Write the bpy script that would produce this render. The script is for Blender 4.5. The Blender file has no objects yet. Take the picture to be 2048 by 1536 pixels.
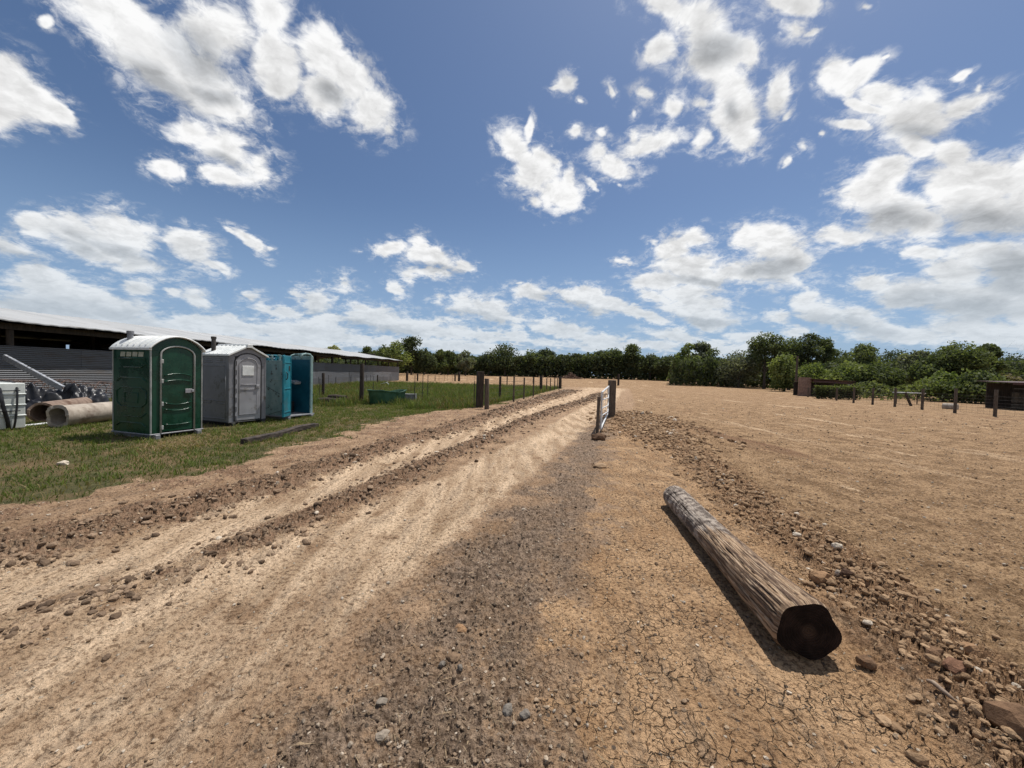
import bpy, bmesh, math, random
import numpy as np
from mathutils import Vector, Matrix

R = math.radians
scene = bpy.context.scene
COL = scene.collection

# ------------------------------------------------------------------ camera
PITCH, ROLL, EYE, FPX = -1.6, 1.6, 1.6, 769.0
_f = Vector((0, math.cos(R(PITCH)), math.sin(R(PITCH))))
_u0 = Vector((1, 0, 0)).cross(_f)
_rt = Vector((1, 0, 0)) * math.cos(R(ROLL)) + _u0 * math.sin(R(ROLL))
_up = -Vector((1, 0, 0)) * math.sin(R(ROLL)) + _u0 * math.cos(R(ROLL))
cam_d = bpy.data.cameras.new("camera")
cam_d.sensor_width = 36.0
cam_d.lens = 36.0 * FPX / 2048.0
cam_d.clip_start = 0.05
cam_d.clip_end = 6000
cam = bpy.data.objects.new("camera", cam_d)
COL.objects.link(cam)
cam.matrix_world = Matrix(((_rt.x, _up.x, -_f.x, 0), (_rt.y, _up.y, -_f.y, 0), (_rt.z, _up.z, -_f.z, EYE), (0, 0, 0, 1)))
scene.camera = cam


def ray(px, py):
    d = _f * FPX + _rt * (px - 1024) + _up * (768 - py)
    return d


# ------------------------------------------------------------------ exposure
scene.view_settings.view_transform = 'Standard'
scene.view_settings.look = 'None'
scene.view_settings.exposure = 0.0
scene.view_settings.gamma = 1.0
scene.view_settings.use_curve_mapping = False

# ------------------------------------------------------------------ sun
SUN_EL, SUN_AZ = 68.0, 44.0          # azimuth clockwise from +Y
sd = bpy.data.lights.new("sun", 'SUN')
sd.energy = 4.9
sd.angle = R(0.5)
sd.color = (1.0, 0.955, 0.89)
sun = bpy.data.objects.new("sun", sd)
COL.objects.link(sun)
sdir = Vector((math.cos(R(SUN_EL)) * math.sin(R(SUN_AZ)), math.cos(R(SUN_EL)) * math.cos(R(SUN_AZ)), math.sin(R(SUN_EL))))
sun.rotation_euler = (-sdir).to_track_quat('-Z', 'Y').to_euler()
sun.location = (20, 20, 60)


# ------------------------------------------------------------------ node helper
class NT:
    def __init__(s, tree):
        s.t = tree
        s.n = tree.nodes
        s.l = tree.links

    def put(s, sock, v):
        if v is None:
            return
        if isinstance(v, bpy.types.NodeSocket):
            s.l.new(v, sock)
        else:
            if sock.type == 'RGBA' and not isinstance(v, (int, float)) and len(v) == 3:
                v = (*v, 1.0)
            sock.default_value = v

    def node(s, typ, props=None, ins=None):
        n = s.n.new(typ)
        for k, v in (props or {}).items():
            setattr(n, k, v)
        for k, v in (ins or {}).items():
            s.put(n.inputs[k], v)
        return n

    def m(s, op, a, b=None, c=None, clamp=False):
        n = s.node('ShaderNodeMath', {'operation': op, 'use_clamp': clamp}, {0: a})
        if b is not None:
            s.put(n.inputs[1], b)
        if c is not None:
            s.put(n.inputs[2], c)
        return n.outputs[0]

    def v(s, op, a, b=None, out=0):
        n = s.node('ShaderNodeVectorMath', {'operation': op}, {0: a})
        if b is not None:
            if op == 'SCALE':
                s.put(n.inputs['Scale'], b)
            else:
                s.put(n.inputs[1], b)
        return n.outputs['Value' if op in ('LENGTH', 'DOT_PRODUCT', 'DISTANCE') else 'Vector']

    def noise(s, vec, scale, detail=5, rough=0.55, dist=0.0, color=False, lac=2.0):
        n = s.node('ShaderNodeTexNoise', {}, {'Vector': vec, 'Scale': scale, 'Detail': detail, 'Roughness': rough, 'Distortion': dist, 'Lacunarity': lac})
        return n.outputs[1 if color else 0]

    def mix(s, f, a, b, blend='MIX'):
        n = s.node('ShaderNodeMix', {'data_type': 'RGBA', 'blend_type': blend})
        s.put(n.inputs[0], f)
        s.put(n.inputs[6], a)
        s.put(n.inputs[7], b)
        return n.outputs[2]

    def mr(s, v, a, b, c=0.0, d=1.0, smooth=True):
        n = s.node('ShaderNodeMapRange', {'interpolation_type': 'SMOOTHSTEP' if smooth else 'LINEAR'}, {0: v, 1: a, 2: b, 3: c, 4: d})
        return n.outputs[0]

    def ramp(s, f, stops):
        n = s.node('ShaderNodeValToRGB', {}, {0: f})
        el = n.color_ramp.elements
        while len(el) < len(stops):
            el.new(0.5)
        for e, (p, c) in zip(el, stops):
            e.position = p
            e.color = (*c, 1) if len(c) == 3 else c
        return n.outputs[0]

    def sep(s, v):
        n = s.node('ShaderNodeSeparateXYZ', {}, {0: v})
        return n.outputs

    def comb(s, x, y, z):
        return s.node('ShaderNodeCombineXYZ', {}, {0: x, 1: y, 2: z}).outputs[0]


# ------------------------------------------------------------------ world: sky and cumulus clouds
W = bpy.data.worlds.new("World")
scene.world = W
W.use_nodes = True
W.node_tree.nodes.clear()
w = NT(W.node_tree)
sky = w.node('ShaderNodeTexSky', {'sky_type': 'NISHITA', 'sun_disc': False, 'sun_elevation': R(SUN_EL), 'sun_rotation': R(SUN_AZ),
                                  'air_density': 1.0, 'dust_density': 1.2, 'ozone_density': 1.6, 'altitude': 50})
gen = w.node('ShaderNodeTexCoord').outputs['Generated']
D0 = w.v('NORMALIZE', gen)
dx, dy, dz = w.sep(D0)
ady = w.m('MAXIMUM', w.m('ABSOLUTE', dy), 0.18)
UV = w.comb(w.m('DIVIDE', dx, ady), w.m('DIVIDE', dz, ady), w.m('MULTIPLY', w.m('SIGN', dy), 0.0))
# noise is laid out on a flat cloud deck, so it closes up towards the horizon
den = w.m('ADD', w.m('MAXIMUM', dz, 0.0), 0.20)
PL = w.comb(w.m('DIVIDE', dx, den), w.m('DIVIDE', dy, den), w.m('MULTIPLY', dz, 1.2))
# clouds seen on the front half of the sky: centre x, y, radii, slope
BLOBS = [
    (215, 15, 120, 45, 30), (265, 65, 110, 50, 35), (330, 110, 120, 62, 33), (400, 150, 100, 68, 38), (440, 205, 72, 30, 25), (430, 60, 85, 60, 40),
    (92, 45, 16, 14, 0), (545, 110, 60, 50, 50), (530, 20, 42, 40, 60), (560, 165, 30, 35, 20), (640, 105, 58, 48, 40), (690, 155, 75, 48, 42), (745, 212, 58, 42, 50), (778, 250, 20, 24, 60), (650, 190, 50, 34, 30),
    (10, 140, 50, 45, 30), (50, 190, 75, 38, 30), (105, 215, 45, 16, 25), (-20, 210, 60, 40, 20),
    (385, 262, 55, 32, 20), (450, 300, 80, 38, 25), (330, 332, 38, 20, 25), (515, 325, 32, 26, 50), (370, 345, 10, 22, -20), (440, 345, 40, 18, 10),
    (75, 450, 40, 24, 20), (150, 460, 80, 28, 12), (245, 470, 70, 38, 18), (200, 498, 110, 26, 18), (270, 525, 48, 18, 10), (385, 502, 52, 28, 25), (420, 525, 38, 15, 15), (15, 500, 52, 24, 12),
    (452, 456, 20, 9, 25), (500, 478, 48, 11, 27), (545, 497, 16, 6, 30),
    (85, 565, 70, 30, 12), (120, 600, 130, 38, 8), (220, 615, 100, 36, 12), (275, 575, 36, 16, 5), (20, 620, 110, 30, 0), (290, 640, 60, 20, 8),
    (350, 585, 28, 14, 5), (395, 598, 30, 18, 10), (505, 590, 24, 15, 5), (522, 605, 20, 12, 10), (590, 590, 22, 16, 0), (628, 602, 38, 22, 10), (690, 572, 32, 17, 5), (560, 620, 60, 12, 4), (716, 507, 11, 7, 0),
    (780, 498, 38, 16, -5), (832, 492, 26, 22, 20), (860, 520, 60, 24, 15), (920, 532, 26, 14, 10), (815, 548, 26, 13, 5), (850, 552, 50, 9, 0),
    (795, 578, 24, 14, 35), (720, 612, 30, 12, 10), (765, 640, 70, 26, 5), (880, 600, 20, 22, 20), (930, 615, 34, 24, 20), (975, 620, 58, 24, 8), (1030, 632, 24, 13, 0),
    (395, 650, 70, 18, 4), (480, 655, 80, 20, 4), (620, 655, 110, 20, 3), (850, 655, 110, 18, 3), (980, 672, 120, 13, 2), (700, 680, 180, 14, 2),
    (1330, 12, 54, 26, 10), (1395, 45, 68, 52, 55), (1425, 105, 50, 56, 70), (1450, 165, 40, 44, 70), (1470, 215, 60, 50, 75), (1488, 265, 34, 30, 80), (1395, 200, 26, 18, 20), (1322, 95, 36, 20, -30), (1555, 195, 26, 50, 20), (1575, 230, 22, 14, -30), (1495, 105, 24, 30, 10),
    (1590, 12, 52, 20, 0), (1595, 55, 32, 24, 10), (1620, 62, 24, 9, -30), (1730, 8, 18, 10, 0),
    (1128, 172, 17, 24, 20), (1108, 183, 16, 9, 0), (1155, 205, 14, 6, 40), (1222, 178, 11, 26, -35), (1290, 186, 26, 19, 25), (1338, 215, 20, 28, 15), (1270, 230, 10, 14, 0), (1305, 285, 58, 20, -12), (1275, 270, 14, 22, 0), (1205, 265, 17, 11, 0), (1150, 260, 14, 9, -10), (1195, 295, 24, 26, 30), (1240, 330, 42, 26, 12), (1245, 362, 16, 9, 20), (1185, 368, 22, 9, 25), (1398, 278, 17, 27, 10),
    (1032, 300, 28, 46, -30), (1065, 345, 44, 48, 40), (1092, 308, 28, 14, 25), (1110, 382, 44, 34, 20), (1135, 358, 12, 30, 10), (1068, 402, 24, 18, 0), (1060, 258, 10, 26, 0),
    (1675, 150, 30, 38, 10), (1715, 150, 52, 26, -35), (1770, 118, 20, 8, -30), (1690, 185, 22, 16, 0), (1770, 190, 46, 16, 0), (1745, 215, 50, 10, 10), (1830, 240, 90, 42, -5), (1915, 215, 62, 22, -28), (1950, 180, 14, 18, 10), (1915, 155, 24, 8, -35), (1710, 252, 42, 12, 8), (1830, 285, 40, 26, 10), (1608, 292, 15, 20, 20), (1575, 322, 10, 16, 20), (1645, 265, 10, 8, 0),
    (1780, 345, 46, 30, -10), (1740, 385, 70, 42, -15), (1785, 420, 78, 46, -5), (1700, 463, 62, 20, -12), (1850, 440, 50, 34, 0), (1905, 310, 44, 34, 10), (1900, 365, 60, 42, 10), (1975, 350, 90, 38, 10), (1970, 410, 110, 58, 5), (2050, 400, 60, 75, 0),
    (1855, 505, 40, 14, -10), (1975, 500, 72, 30, -8), (2030, 540, 60, 60, 0), (1900, 545, 60, 34, 0), (1740, 570, 48, 24, -5), (1830, 585, 110, 32, -2), (1950, 600, 120, 46, 0), (2060, 610, 60, 60, 0),
    (1355, 492, 36, 34, 0), (1395, 480, 36, 24, 10), (1480, 480, 40, 22, -5), (1540, 495, 60, 38, 0), (1580, 520, 36, 36, 0), (1500, 545, 100, 30, 0), (1390, 545, 70, 34, 5), (1320, 562, 56, 18, -8), (1310, 475, 22, 9, 0),
    (1250, 518, 14, 13, 0), (1245, 528, 30, 9, 0), (1035, 568, 12, 6, 0),
    (1065, 592, 45, 17, 8), (1165, 596, 60, 19, 8), (1215, 610, 60, 14, 12), (1280, 630, 60, 12, 10), (1305, 592, 34, 12, 5), (1375, 592, 55, 20, 15), (1400, 620, 75, 28, 12), (1420, 640, 60, 14, 0),
    (1125, 655, 60, 16, 4), (1190, 672, 50, 11, 3), (1030, 652, 22, 14, 0), (1350, 672, 60, 14, 3), (1500, 672, 60, 12, 0),
    (1615, 612, 34, 22, 15), (1655, 632, 66, 24, 15), (1730, 650, 80, 22, 10), (1590, 662, 26, 12, 0), (1800, 670, 130, 18, 2), (1980, 665, 130, 30, 0), (120, 650, 160, 14, 2), (560, 685, 160, 16, 2), (900, 690, 160, 12, 1), (1250, 692, 160, 12, 1), (1440, 690, 120, 12, 1), (1560, 640, 30, 14, 0), (640, 635, 60, 14, 3),
]
SHADE = [(395, 105, 85, 42, 38), (330, 165, 100, 22, 32), (430, 190, 50, 16, 20), (660, 190, 40, 16, 30), (240, 498, 120, 15, 17), (150, 490, 60, 14, 18), (90, 620, 150, 26, 6), (240, 630, 90, 20, 8),
         (20, 515, 60, 10, 10), (1780, 432, 80, 28, -4), (1975, 440, 110, 34, 0), (1545, 540, 70, 22, -3), (1400, 565, 60, 10, 4), (2020, 545, 60, 46, 0), (1890, 610, 150, 28, 0), (870, 545, 60, 9, 3), (950, 634, 70, 10, 4),
         (1400, 640, 80, 11, 3), (1700, 655, 110, 16, 8), (1150, 612, 80, 7, 9), (760, 655, 90, 10, 3), (630, 618, 40, 7, 4), (1840, 265, 60, 16, 0), (450, 322, 50, 10, 22), (1430, 90, 30, 50, 70), (1460, 215, 30, 20, 80)]


def front(px, py):
    d = ray(px, py)
    return (d.x / d.y, d.z / d.y)


def field(vec, blobs, k):
    acc, base = None, vec
    for i, (bx, by, rx, ry, an) in enumerate(blobs):
        if i and i % 12 == 0:      # keeps the shader compiler's working set small
            vec = w.v('ADD', base, w.m('MULTIPLY', acc, 1e-8))
        u, v_ = front(bx, by)
        mp = w.node('ShaderNodeMapping', {'vector_type': 'TEXTURE'}, {0: vec, 1: (u, v_, 0), 2: (0, 0, R(-an - ROLL)), 3: (rx / FPX, ry / FPX, 1)})
        d = w.v('LENGTH', mp.outputs[0])
        if rx < 34 and ry < 34 and blobs is not SHADE:       # small scraps are thinner
            d = w.m('MULTIPLY_ADD', d, 0.85, 0.52 if max(rx, ry) < 24 else 0.34)
        acc = d if acc is None else w.m('SMOOTH_MIN', acc, d, k)
    return acc


def centred(c, amt):
    return w.v('SCALE', w.v('SUBTRACT', c, (0.5, 0.5, 0.5)), amt)


ND = w.v('SCALE', w.v('MULTIPLY', D0, (1.0, 1.0, 1.45)), w.m('DIVIDE', 1.0, w.m('ADD', w.m('MAXIMUM', dz, 0.0), 0.42)))
w1 = w.noise(UV, 5.0, 3, 0.5, color=True)
w2 = w.noise(ND, 9.0, 4, 0.6, color=True)
UVw = w.v('ADD', UV, w.v('ADD', centred(w1, 0.06), centred(w2, 0.050)))
UVw = w.v('MULTIPLY', UVw, (1, 1, 0))
gn = w.noise(PL, 1.1, 5, 0.55)
dback = w.mr(gn, 0.42, 0.62, 1.9, 0.2)
au = w.m('ABSOLUTE', w.m('DIVIDE', dx, ady))
av = w.m('DIVIDE', dz, ady)
off = w.m('MAXIMUM', w.mr(dy, 0.25, 0.1), w.m('MAXIMUM', w.mr(au, 1.42, 1.65), w.mr(av, 1.02, 1.3)))
NW = w.v('ADD', ND, centred(w2, 0.09))
fa = w.noise(NW, 7.5, 11, 0.62)
fb = w.noise(w.v('ADD', NW, (0.008, 0.0, 0.030)), 7.5, 5, 0.60)     # a step towards the sun
wisp = w.noise(w.v('ADD', NW, (3, 1, 2)), 24.0, 7, 0.66)
SKYK = 0.10
haze_f = w.mr(dz, 0.34, 0.03)
clear = w.mix(1.0, sky.outputs[0], (0.68, 0.77, 0.88), 'MULTIPLY')
clear = w.mix(w.m('MULTIPLY', w.mr(dz, 0.42, 0.0), 0.60), clear, tuple(c / SKYK for c in (0.33, 0.49, 0.74)))
relief = w.m('MULTIPLY', w.m('SUBTRACT', fa, fb), 0.8)
faoff = w.m('MULTIPLY', w.m('SUBTRACT', 0.5, fa), 2.5)
wispoff = w.m('MULTIPLY', w.m('SUBTRACT', 0.5, wisp), 0.85)
wisp_m = w.mr(wisp, 0.42, 0.68)


def background(df, sh):
    """Background closure for one sector of the sky: df, sh are cloud and shade distances."""
    if df is None:
        DF = dback
    else:
        DF = df
    di = w.m('ADD', w.m('ADD', DF, faoff), wispoff)
    mask = w.mr(di, 1.34, 0.66)
    mask = w.m('MAXIMUM', mask, w.m('MULTIPLY', w.m('MULTIPLY', w.mr(di, 2.0, 1.05), wisp_m), 0.55))
    if sh is None:
        shd = w.mr(dback, 0.9, 0.2)
    else:
        shd = w.mr(w.m('ADD', sh, w.m('MULTIPLY', faoff, 0.28)), 1.5, 0.25)
    core = w.mr(di, 0.8, 0.0)
    lum = w.m('ADD', 0.995, relief)
    lum = w.m('SUBTRACT', lum, w.m('MULTIPLY', shd, 0.21))
    lum = w.m('SUBTRACT', lum, w.m('MULTIPLY', core, 0.05))
    lum = w.m('MINIMUM', w.m('MAXIMUM', lum, 0.55), 1.04)
    lum2 = w.m('POWER', lum, 2.0)
    tint = w.mix(shd, (1.0, 1.0, 1.0), (0.93, 0.96, 1.0))
    cloud = w.v('SCALE', tint, w.m('MULTIPLY', lum2, 0.90 / SKYK))
    cloud = w.mix(w.m('MULTIPLY', haze_f, 0.60), cloud, tuple(c / SKYK for c in (0.49, 0.59, 0.69)))
    col = w.mix(mask, clear, cloud)
    return w.node('ShaderNodeBackground', {}, {0: col, 1: SKYK}).outputs[0]


# the front half of the sky is cut into sectors so that each ray only works through the clouds near it
EDGES = [-0.9, -0.56, -0.28, 0.0, 0.28, 0.56, 0.9]
ux = w.m('DIVIDE', dx, ady)
closure = None
for i in range(len(EDGES) + 1):
    lo = EDGES[i - 1] if i else -9
    hi = EDGES[i] if i < len(EDGES) else 9
    near = lambda b: lo - 0.13 - 1.1 * max(b[2], b[3]) / FPX * 1.5 < front(b[0], b[1])[0] < hi + 0.13 + 1.1 * max(b[2], b[3]) / FPX * 1.5
    c_ = background(field(UVw, [b for b in BLOBS if near(b)], 0.22), field(UVw, [b for b in SHADE if near(b)], 0.25))
    if closure is None:
        closure = c_
    else:
        closure = w.node('ShaderNodeMixShader', {}, {0: w.m('GREATER_THAN', ux, lo), 1: closure, 2: c_}).outputs[0]
closure = w.node('ShaderNodeMixShader', {}, {0: off, 1: closure, 2: background(None, None)}).outputs[0]
wo = w.node('ShaderNodeOutputWorld', {}, {0: closure})
W.cycles.sampling_method = 'MANUAL'
W.cycles.sample_map_resolution = 512

# ================================================================== helpers
def sstep(a, b, x):
    t = np.clip((x - a) / (b - a), 0, 1)
    return t * t * (3 - 2 * t)


def _hash(ix, iy, seed):
    h = (ix.astype(np.int64) * 374761393 + iy.astype(np.int64) * 668265263 + seed * 1274126177) & 0xffffffff
    h = ((h ^ (h >> 13)) * 1274126177) & 0xffffffff
    return (h ^ (h >> 16)) & 0xffff


def gnoise(x, y, seed=0):
    ix, iy = np.floor(x), np.floor(y)
    fx, fy = (x - ix).astype(np.float32), (y - iy).astype(np.float32)
    ux, uy = fx * fx * fx * (fx * (fx * 6 - 15) + 10), fy * fy * fy * (fy * (fy * 6 - 15) + 10)

    def g(ox, oy):
        a = _hash(ix + ox, iy + oy, seed).astype(np.float32) * (2 * math.pi / 65536)
        return np.cos(a) * (fx - ox) + np.sin(a) * (fy - oy)
    n0 = g(0, 0) * (1 - ux) + g(1, 0) * ux
    n1 = g(0, 1) * (1 - ux) + g(1, 1) * ux
    return (n0 * (1 - uy) + n1 * uy) * 1.5


def fbm(x, y, sc, octs=4, rough=0.5, seed=0):
    a, t, n = 1.0, 0.0, 0
    for o in range(octs):
        t = t + a * gnoise(x * sc + 13.7 * o, y * sc - 7.1 * o, seed + o * 17)
        n += a
        a *= rough
        sc *= 2.03
    return t / n


def line(pts):
    p = sorted(((b, a) for a, b in pts))
    ys = np.array([q[0] for q in p])
    xs = np.array([q[1] for q in p])
    return lambda y: np.interp(y, ys, xs)


# lateral position (x) of the features of the yard as functions of the distance (y), in metres
GRASS_E = line([(9.5, 60), (6.2, 46), (1.69, 27.82), (-0.59, 19.77), (-1.9, 16.6), (-2.87, 15.45), (-3.7, 13.38), (-4.12, 11.21), (-4.0, 9.39), (-4.28, 8.18), (-4.35, 6.16), (-4.93, 5.2), (-5.1, 4.39), (-5.8, 3.9), (-8, 1), (-12, -3)])
BERM_A = line([(12, 60), (7.78, 47.39), (4.8, 34.63), (1.03, 21.38), (-0.61, 14.54), (-1.66, 10.49), (-2.44, 8.47), (-2.8, 6.7), (-3.11, 5.68), (-3.28, 4.82), (-3.77, 3.74), (-4.09, 3.06), (-5, 1.4), (-7, -2)])
RUT_L = line([(-30, 120), (-8, 95), (6, 78), (13, 64), (11.15, 51.6), (7.6, 38), (4.4, 27.35), (0.34, 14.79), (-1.11, 10.41), (-2.01, 7.0), (-2.62, 4.78), (-2.93, 3.62), (-3.36, 2.51), (-4.4, 0.5), (-6, -3)])
MID = line([(15, 60), (8.8, 37), (5.11, 25.03), (2.2, 17.93), (0.56, 13.27), (-0.69, 8.74), (-1.4, 6.68), (-1.94, 4.65), (-2.24, 3.73), (-2.45, 3.03), (-2.93, 2.19), (-3.8, 0.5), (-5, -3)])
RUT_R = line([(-30, 117), (-6, 91), (9, 74), (15.5, 62), (14, 52), (9.4, 36), (5.5, 22.95), (3.0, 15.52), (1.36, 10.59), (0.3, 7.75), (-0.45, 5.67), (-0.96, 4.38), (-1.35, 3.26), (-1.7, 2.48), (-2.01, 1.57), (-3, -1)])
DARK_L = line([(4.0, 16.5), (2.5, 12.0), (1.5, 9.47), (0.6, 6.42), (0.1, 4.85), (-0.2, 3.89), (-0.45, 3.0), (-0.75, 2.25), (-0.95, 1.7), (-1.6, 0)])
DARK_R = line([(4.2, 17), (3.0, 11.39), (1.86, 7.28), (1.27, 5.34), (0.75, 3.7), (0.45, 2.69), (0.32, 2.08), (0.2, 1.52), (0, 0)])
BERM_B = line([(7, 26), (6.05, 21.4), (4.6, 14.5), (4.2, 11.5), (4.0, 9.4), (3.55, 7.08), (3.22, 5.64), (3.02, 4.69), (2.92, 3.84), (2.8, 3.16), (2.6, 2.62), (2.45, 2.15), (2.37, 1.7), (2.2, 0.5), (2, -1)])


def macro(x, y):
    """Large-scale height of the ground: lawn a little lower, spoil ridges, ruts, far rise."""
    x = np.asarray(x, dtype=np.float64)
    y = np.asarray(y, dtype=np.float64)
    z = -0.10 * sstep(0.0, 1.6, GRASS_E(y) - x) * sstep(48, 30, y)
    z = z + 0.75 * sstep(55, 125, y)
    near = sstep(60, 25, y)
    wf = 1 + y * 0.02
    z = z + 0.070 * np.exp(-((x - BERM_A(y)) / (0.24 * wf)) ** 2) * near
    z = z + 0.050 * np.exp(-((x - MID(y)) / (0.24 * wf)) ** 2) * near
    z = z - 0.035 * np.exp(-((x - RUT_L(y)) / 0.5) ** 2) * near
    z = z - 0.040 * np.exp(-((x - RUT_R(y)) / 0.5) ** 2) * near
    z = z + 0.055 * np.exp(-((x - BERM_B(y) - 0.05) / 0.36) ** 2) * sstep(15, 9, y)
    z = z + 0.20 * np.exp(-((x - 4.9) / 1.0) ** 2 - ((y - 14.0) / 2.4) ** 2)
    z = z + 0.11 * np.exp(-((x - 3.9) / 0.7) ** 2 - ((y - 10.9) / 1.6) ** 2)
    return z


def mz(x, y):
    return float(macro(x, y))


def at(px, py, dz=0.0):
    """Ground point that shows at a pixel of the photograph."""
    d = ray(px, py)
    z = 0.0
    for _ in range(12):
        t = (z + dz - EYE) / d.z
        z = mz(d.x * t, d.y * t)
    return Vector((d.x * t, d.y * t, z + dz))


def link(o, parent=None):
    COL.objects.link(o)
    if parent is not None:
        o.parent = parent
    return o


def np_mesh(name, verts, faces, n, mat, colors=None, smooth=False, attr='col'):
    """Mesh from numpy arrays; faces is an (F, n) index array."""
    me = bpy.data.meshes.new(name)
    V, Fc = len(verts), len(faces)
    me.vertices.add(V)
    me.vertices.foreach_set('co', np.ascontiguousarray(verts, dtype=np.float32).ravel())
    me.loops.add(Fc * n)
    me.loops.foreach_set('vertex_index', np.ascontiguousarray(faces, dtype=np.int32).ravel())
    me.polygons.add(Fc)
    me.polygons.foreach_set('loop_start', np.arange(0, Fc * n, n, dtype=np.int32))
    me.polygons.foreach_set('use_smooth', np.full(Fc, smooth, dtype=bool))
    me.update(calc_edges=True)
    if colors is not None:
        for k, c in (colors.items() if isinstance(colors, dict) else ((attr, colors),)):
            a = me.attributes.new(k, 'FLOAT_COLOR', 'POINT')
            c4 = np.ones((V, 4), dtype=np.float32)
            c4[:, :c.shape[1]] = c
            a.data.foreach_set('color', c4.ravel())
    me.materials.append(mat)
    return me


def tag(o, label=None, cat=None, group=None, kind=None):
    for k, v_ in (('label', label), ('category', cat), ('group', group), ('kind', kind)):
        if v_:
            o[k] = v_
    return o


def material(name):
    m = bpy.data.materials.new(name)
    m.use_nodes = True
    m.node_tree.nodes.clear()
    n = NT(m.node_tree)
    p = n.node('ShaderNodeBsdfPrincipled')
    n.node('ShaderNodeOutputMaterial', {}, {0: p.outputs[0]})
    return m, n, p


def obj_co(n):
    return n.node('ShaderNodeTexCoord').outputs['Object']


def pos(n):
    return n.node('ShaderNodeNewGeometry').outputs['Position']


def bump(n, h, strength, dist, normal=None):
    b = n.node('ShaderNodeBump', {}, {'Strength': strength, 'Distance': dist, 'Height': h})
    if normal is not None:
        n.put(b.inputs['Normal'], normal)
    return b.outputs[0]


def simple(name, c1, c2, scale=6, rough=0.7, bstr=0.2, bd=0.01, stretch=(1, 1, 1), dirt=None, metallic=0.0, spec=0.4, detail=6, dirt_sc=2.0, dirt_lo=0.5, dirt_hi=0.7):
    """Two-tone weathered surface with bump; dirt is a third colour in patches."""
    m, n, p = material(name)
    co = n.v('MULTIPLY', obj_co(n), stretch)
    f = n.noise(co, scale, detail, 0.6)
    col = n.mix(n.mr(f, 0.35, 0.65), c1, c2)
    if dirt:
        d = n.noise(obj_co(n), dirt_sc, 7, 0.65)
        col = n.mix(n.mr(d, dirt_lo, dirt_hi), col, dirt)
    n.put(p.inputs['Base Color'], col)
    n.put(p.inputs['Roughness'], n.mr(f, 0.3, 0.7, max(0, rough - 0.12), min(1, rough + 0.1)))
    p.inputs['Metallic'].default_value = metallic
    p.inputs['Specular IOR Level'].default_value = spec
    if bstr:
        n.put(p.inputs['Normal'], bump(n, f, bstr, bd))
    return m


# ================================================================== ground
def ground_weights(x, y):
    """Cover weights: grass, pale rut, dark soil, clay / clods, cracks, field, blotch."""
    n1 = fbm(x, y, 0.7, 4, 0.55, 1)
    n2 = fbm(x, y, 2.6, 4, 0.6, 2)
    ge = GRASS_E(y)
    n3s = fbm(x, y, 1.6, 5, 0.68, 33)
    grass = sstep(-0.22, 0.22, ge - x + 0.75 * n1 + 0.75 * n2 - 0.1)
    grass = grass * sstep(52, 47, y + 0.10 * x + n1)
    wf = 1 + y * 0.012
    lr = np.exp(-((x - RUT_L(y) + 0.10 * n1) / (0.56 * wf)) ** 4)
    rr = np.exp(-((x - RUT_R(y) + 0.14 * n1) / (0.62 * wf)) ** 4)
    blend = sstep(6.0, 2.5, y)                       # close to the viewer the ruts run together
    lr = np.maximum(lr, blend * sstep(-0.6, 0.1, x - BERM_A(y)) * sstep(0.2, -0.5, x - DARK_L(y)) * 0.75)
    pale = np.clip(lr + rr, 0, 1) * (1 - grass) * (0.55 + 0.45 * sstep(2.4, 5.0, np.hypot(x, y)))
    pale = np.maximum(pale, sstep(12, 30, y) * np.exp(-((x - (RUT_L(y) + RUT_R(y)) / 2) / (2.2 + y * 0.02)) ** 4) * 0.7 * sstep(28, 45, y))
    mid = np.exp(-((x - MID(y) + 0.12 * n2) / (0.26 * wf)) ** 2) * sstep(44, 26, y) * sstep(2.0, 4.2, y + 1.6 * n2)
    ba = np.exp(-((x - BERM_A(y) + 0.15 * n2) / (0.34 * wf)) ** 2) * sstep(46, 30, y)
    dl, dr = DARK_L(y), DARK_R(y)
    n3 = fbm(x, y, 1.3, 5, 0.65, 31)
    dk = sstep(-0.25, 0.25, x - dl + 0.5 * n1 + 0.5 * n3) * sstep(0.3, -0.35, x - dr + 0.4 * n1 + 0.9 * n3) * sstep(19, 12, y) * (0.55 + 0.45 * sstep(-0.25, 0.2, n3))
    shl = sstep(-0.3, 0.3, x - ge) * sstep(0.25, -0.35, x - BERM_A(y)) * sstep(46, 36, y)
    clods = np.clip(mid + ba + 0.62 * shl * sstep(-0.22, 0.22, n3s), 0, 1)
    bb = np.exp(-((x - BERM_B(y) - 0.05 + 0.2 * n2) / 0.42) ** 2) * sstep(17, 10, y)
    bb = np.maximum(bb, np.exp(-((x - 4.8) / 1.2) ** 2 - ((y - 13.8) / 3.2) ** 2))
    bb = np.maximum(bb, np.exp(-((x - 3.8) / 0.8) ** 2 - ((y - 10.8) / 2.0) ** 2))
    clay = sstep(-0.15, 0.35, x - dr + 0.4 * n1 + 0.8 * n3) * sstep(0.5, -0.2, x - BERM_B(y) + 0.15 * n2) * sstep(15, 10, y)
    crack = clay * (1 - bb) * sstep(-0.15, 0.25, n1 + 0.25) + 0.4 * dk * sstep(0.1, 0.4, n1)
    field = sstep(-0.2, 0.4, x - BERM_B(y)) * sstep(17, 13, y) + sstep(13, 17, y) * sstep(1.2, 2.6, x - RUT_R(y))
    field = np.clip(np.maximum(field, sstep(48, 54, y)), 0, 1)
    rough = np.clip(clods + bb + 0.38 * dk + 0.25 * field, 0, 1) * (1 - grass)
    return grass, pale, dk, clods, bb, clay, np.clip(crack, 0, 1), field, rough, n1, n2


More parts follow.
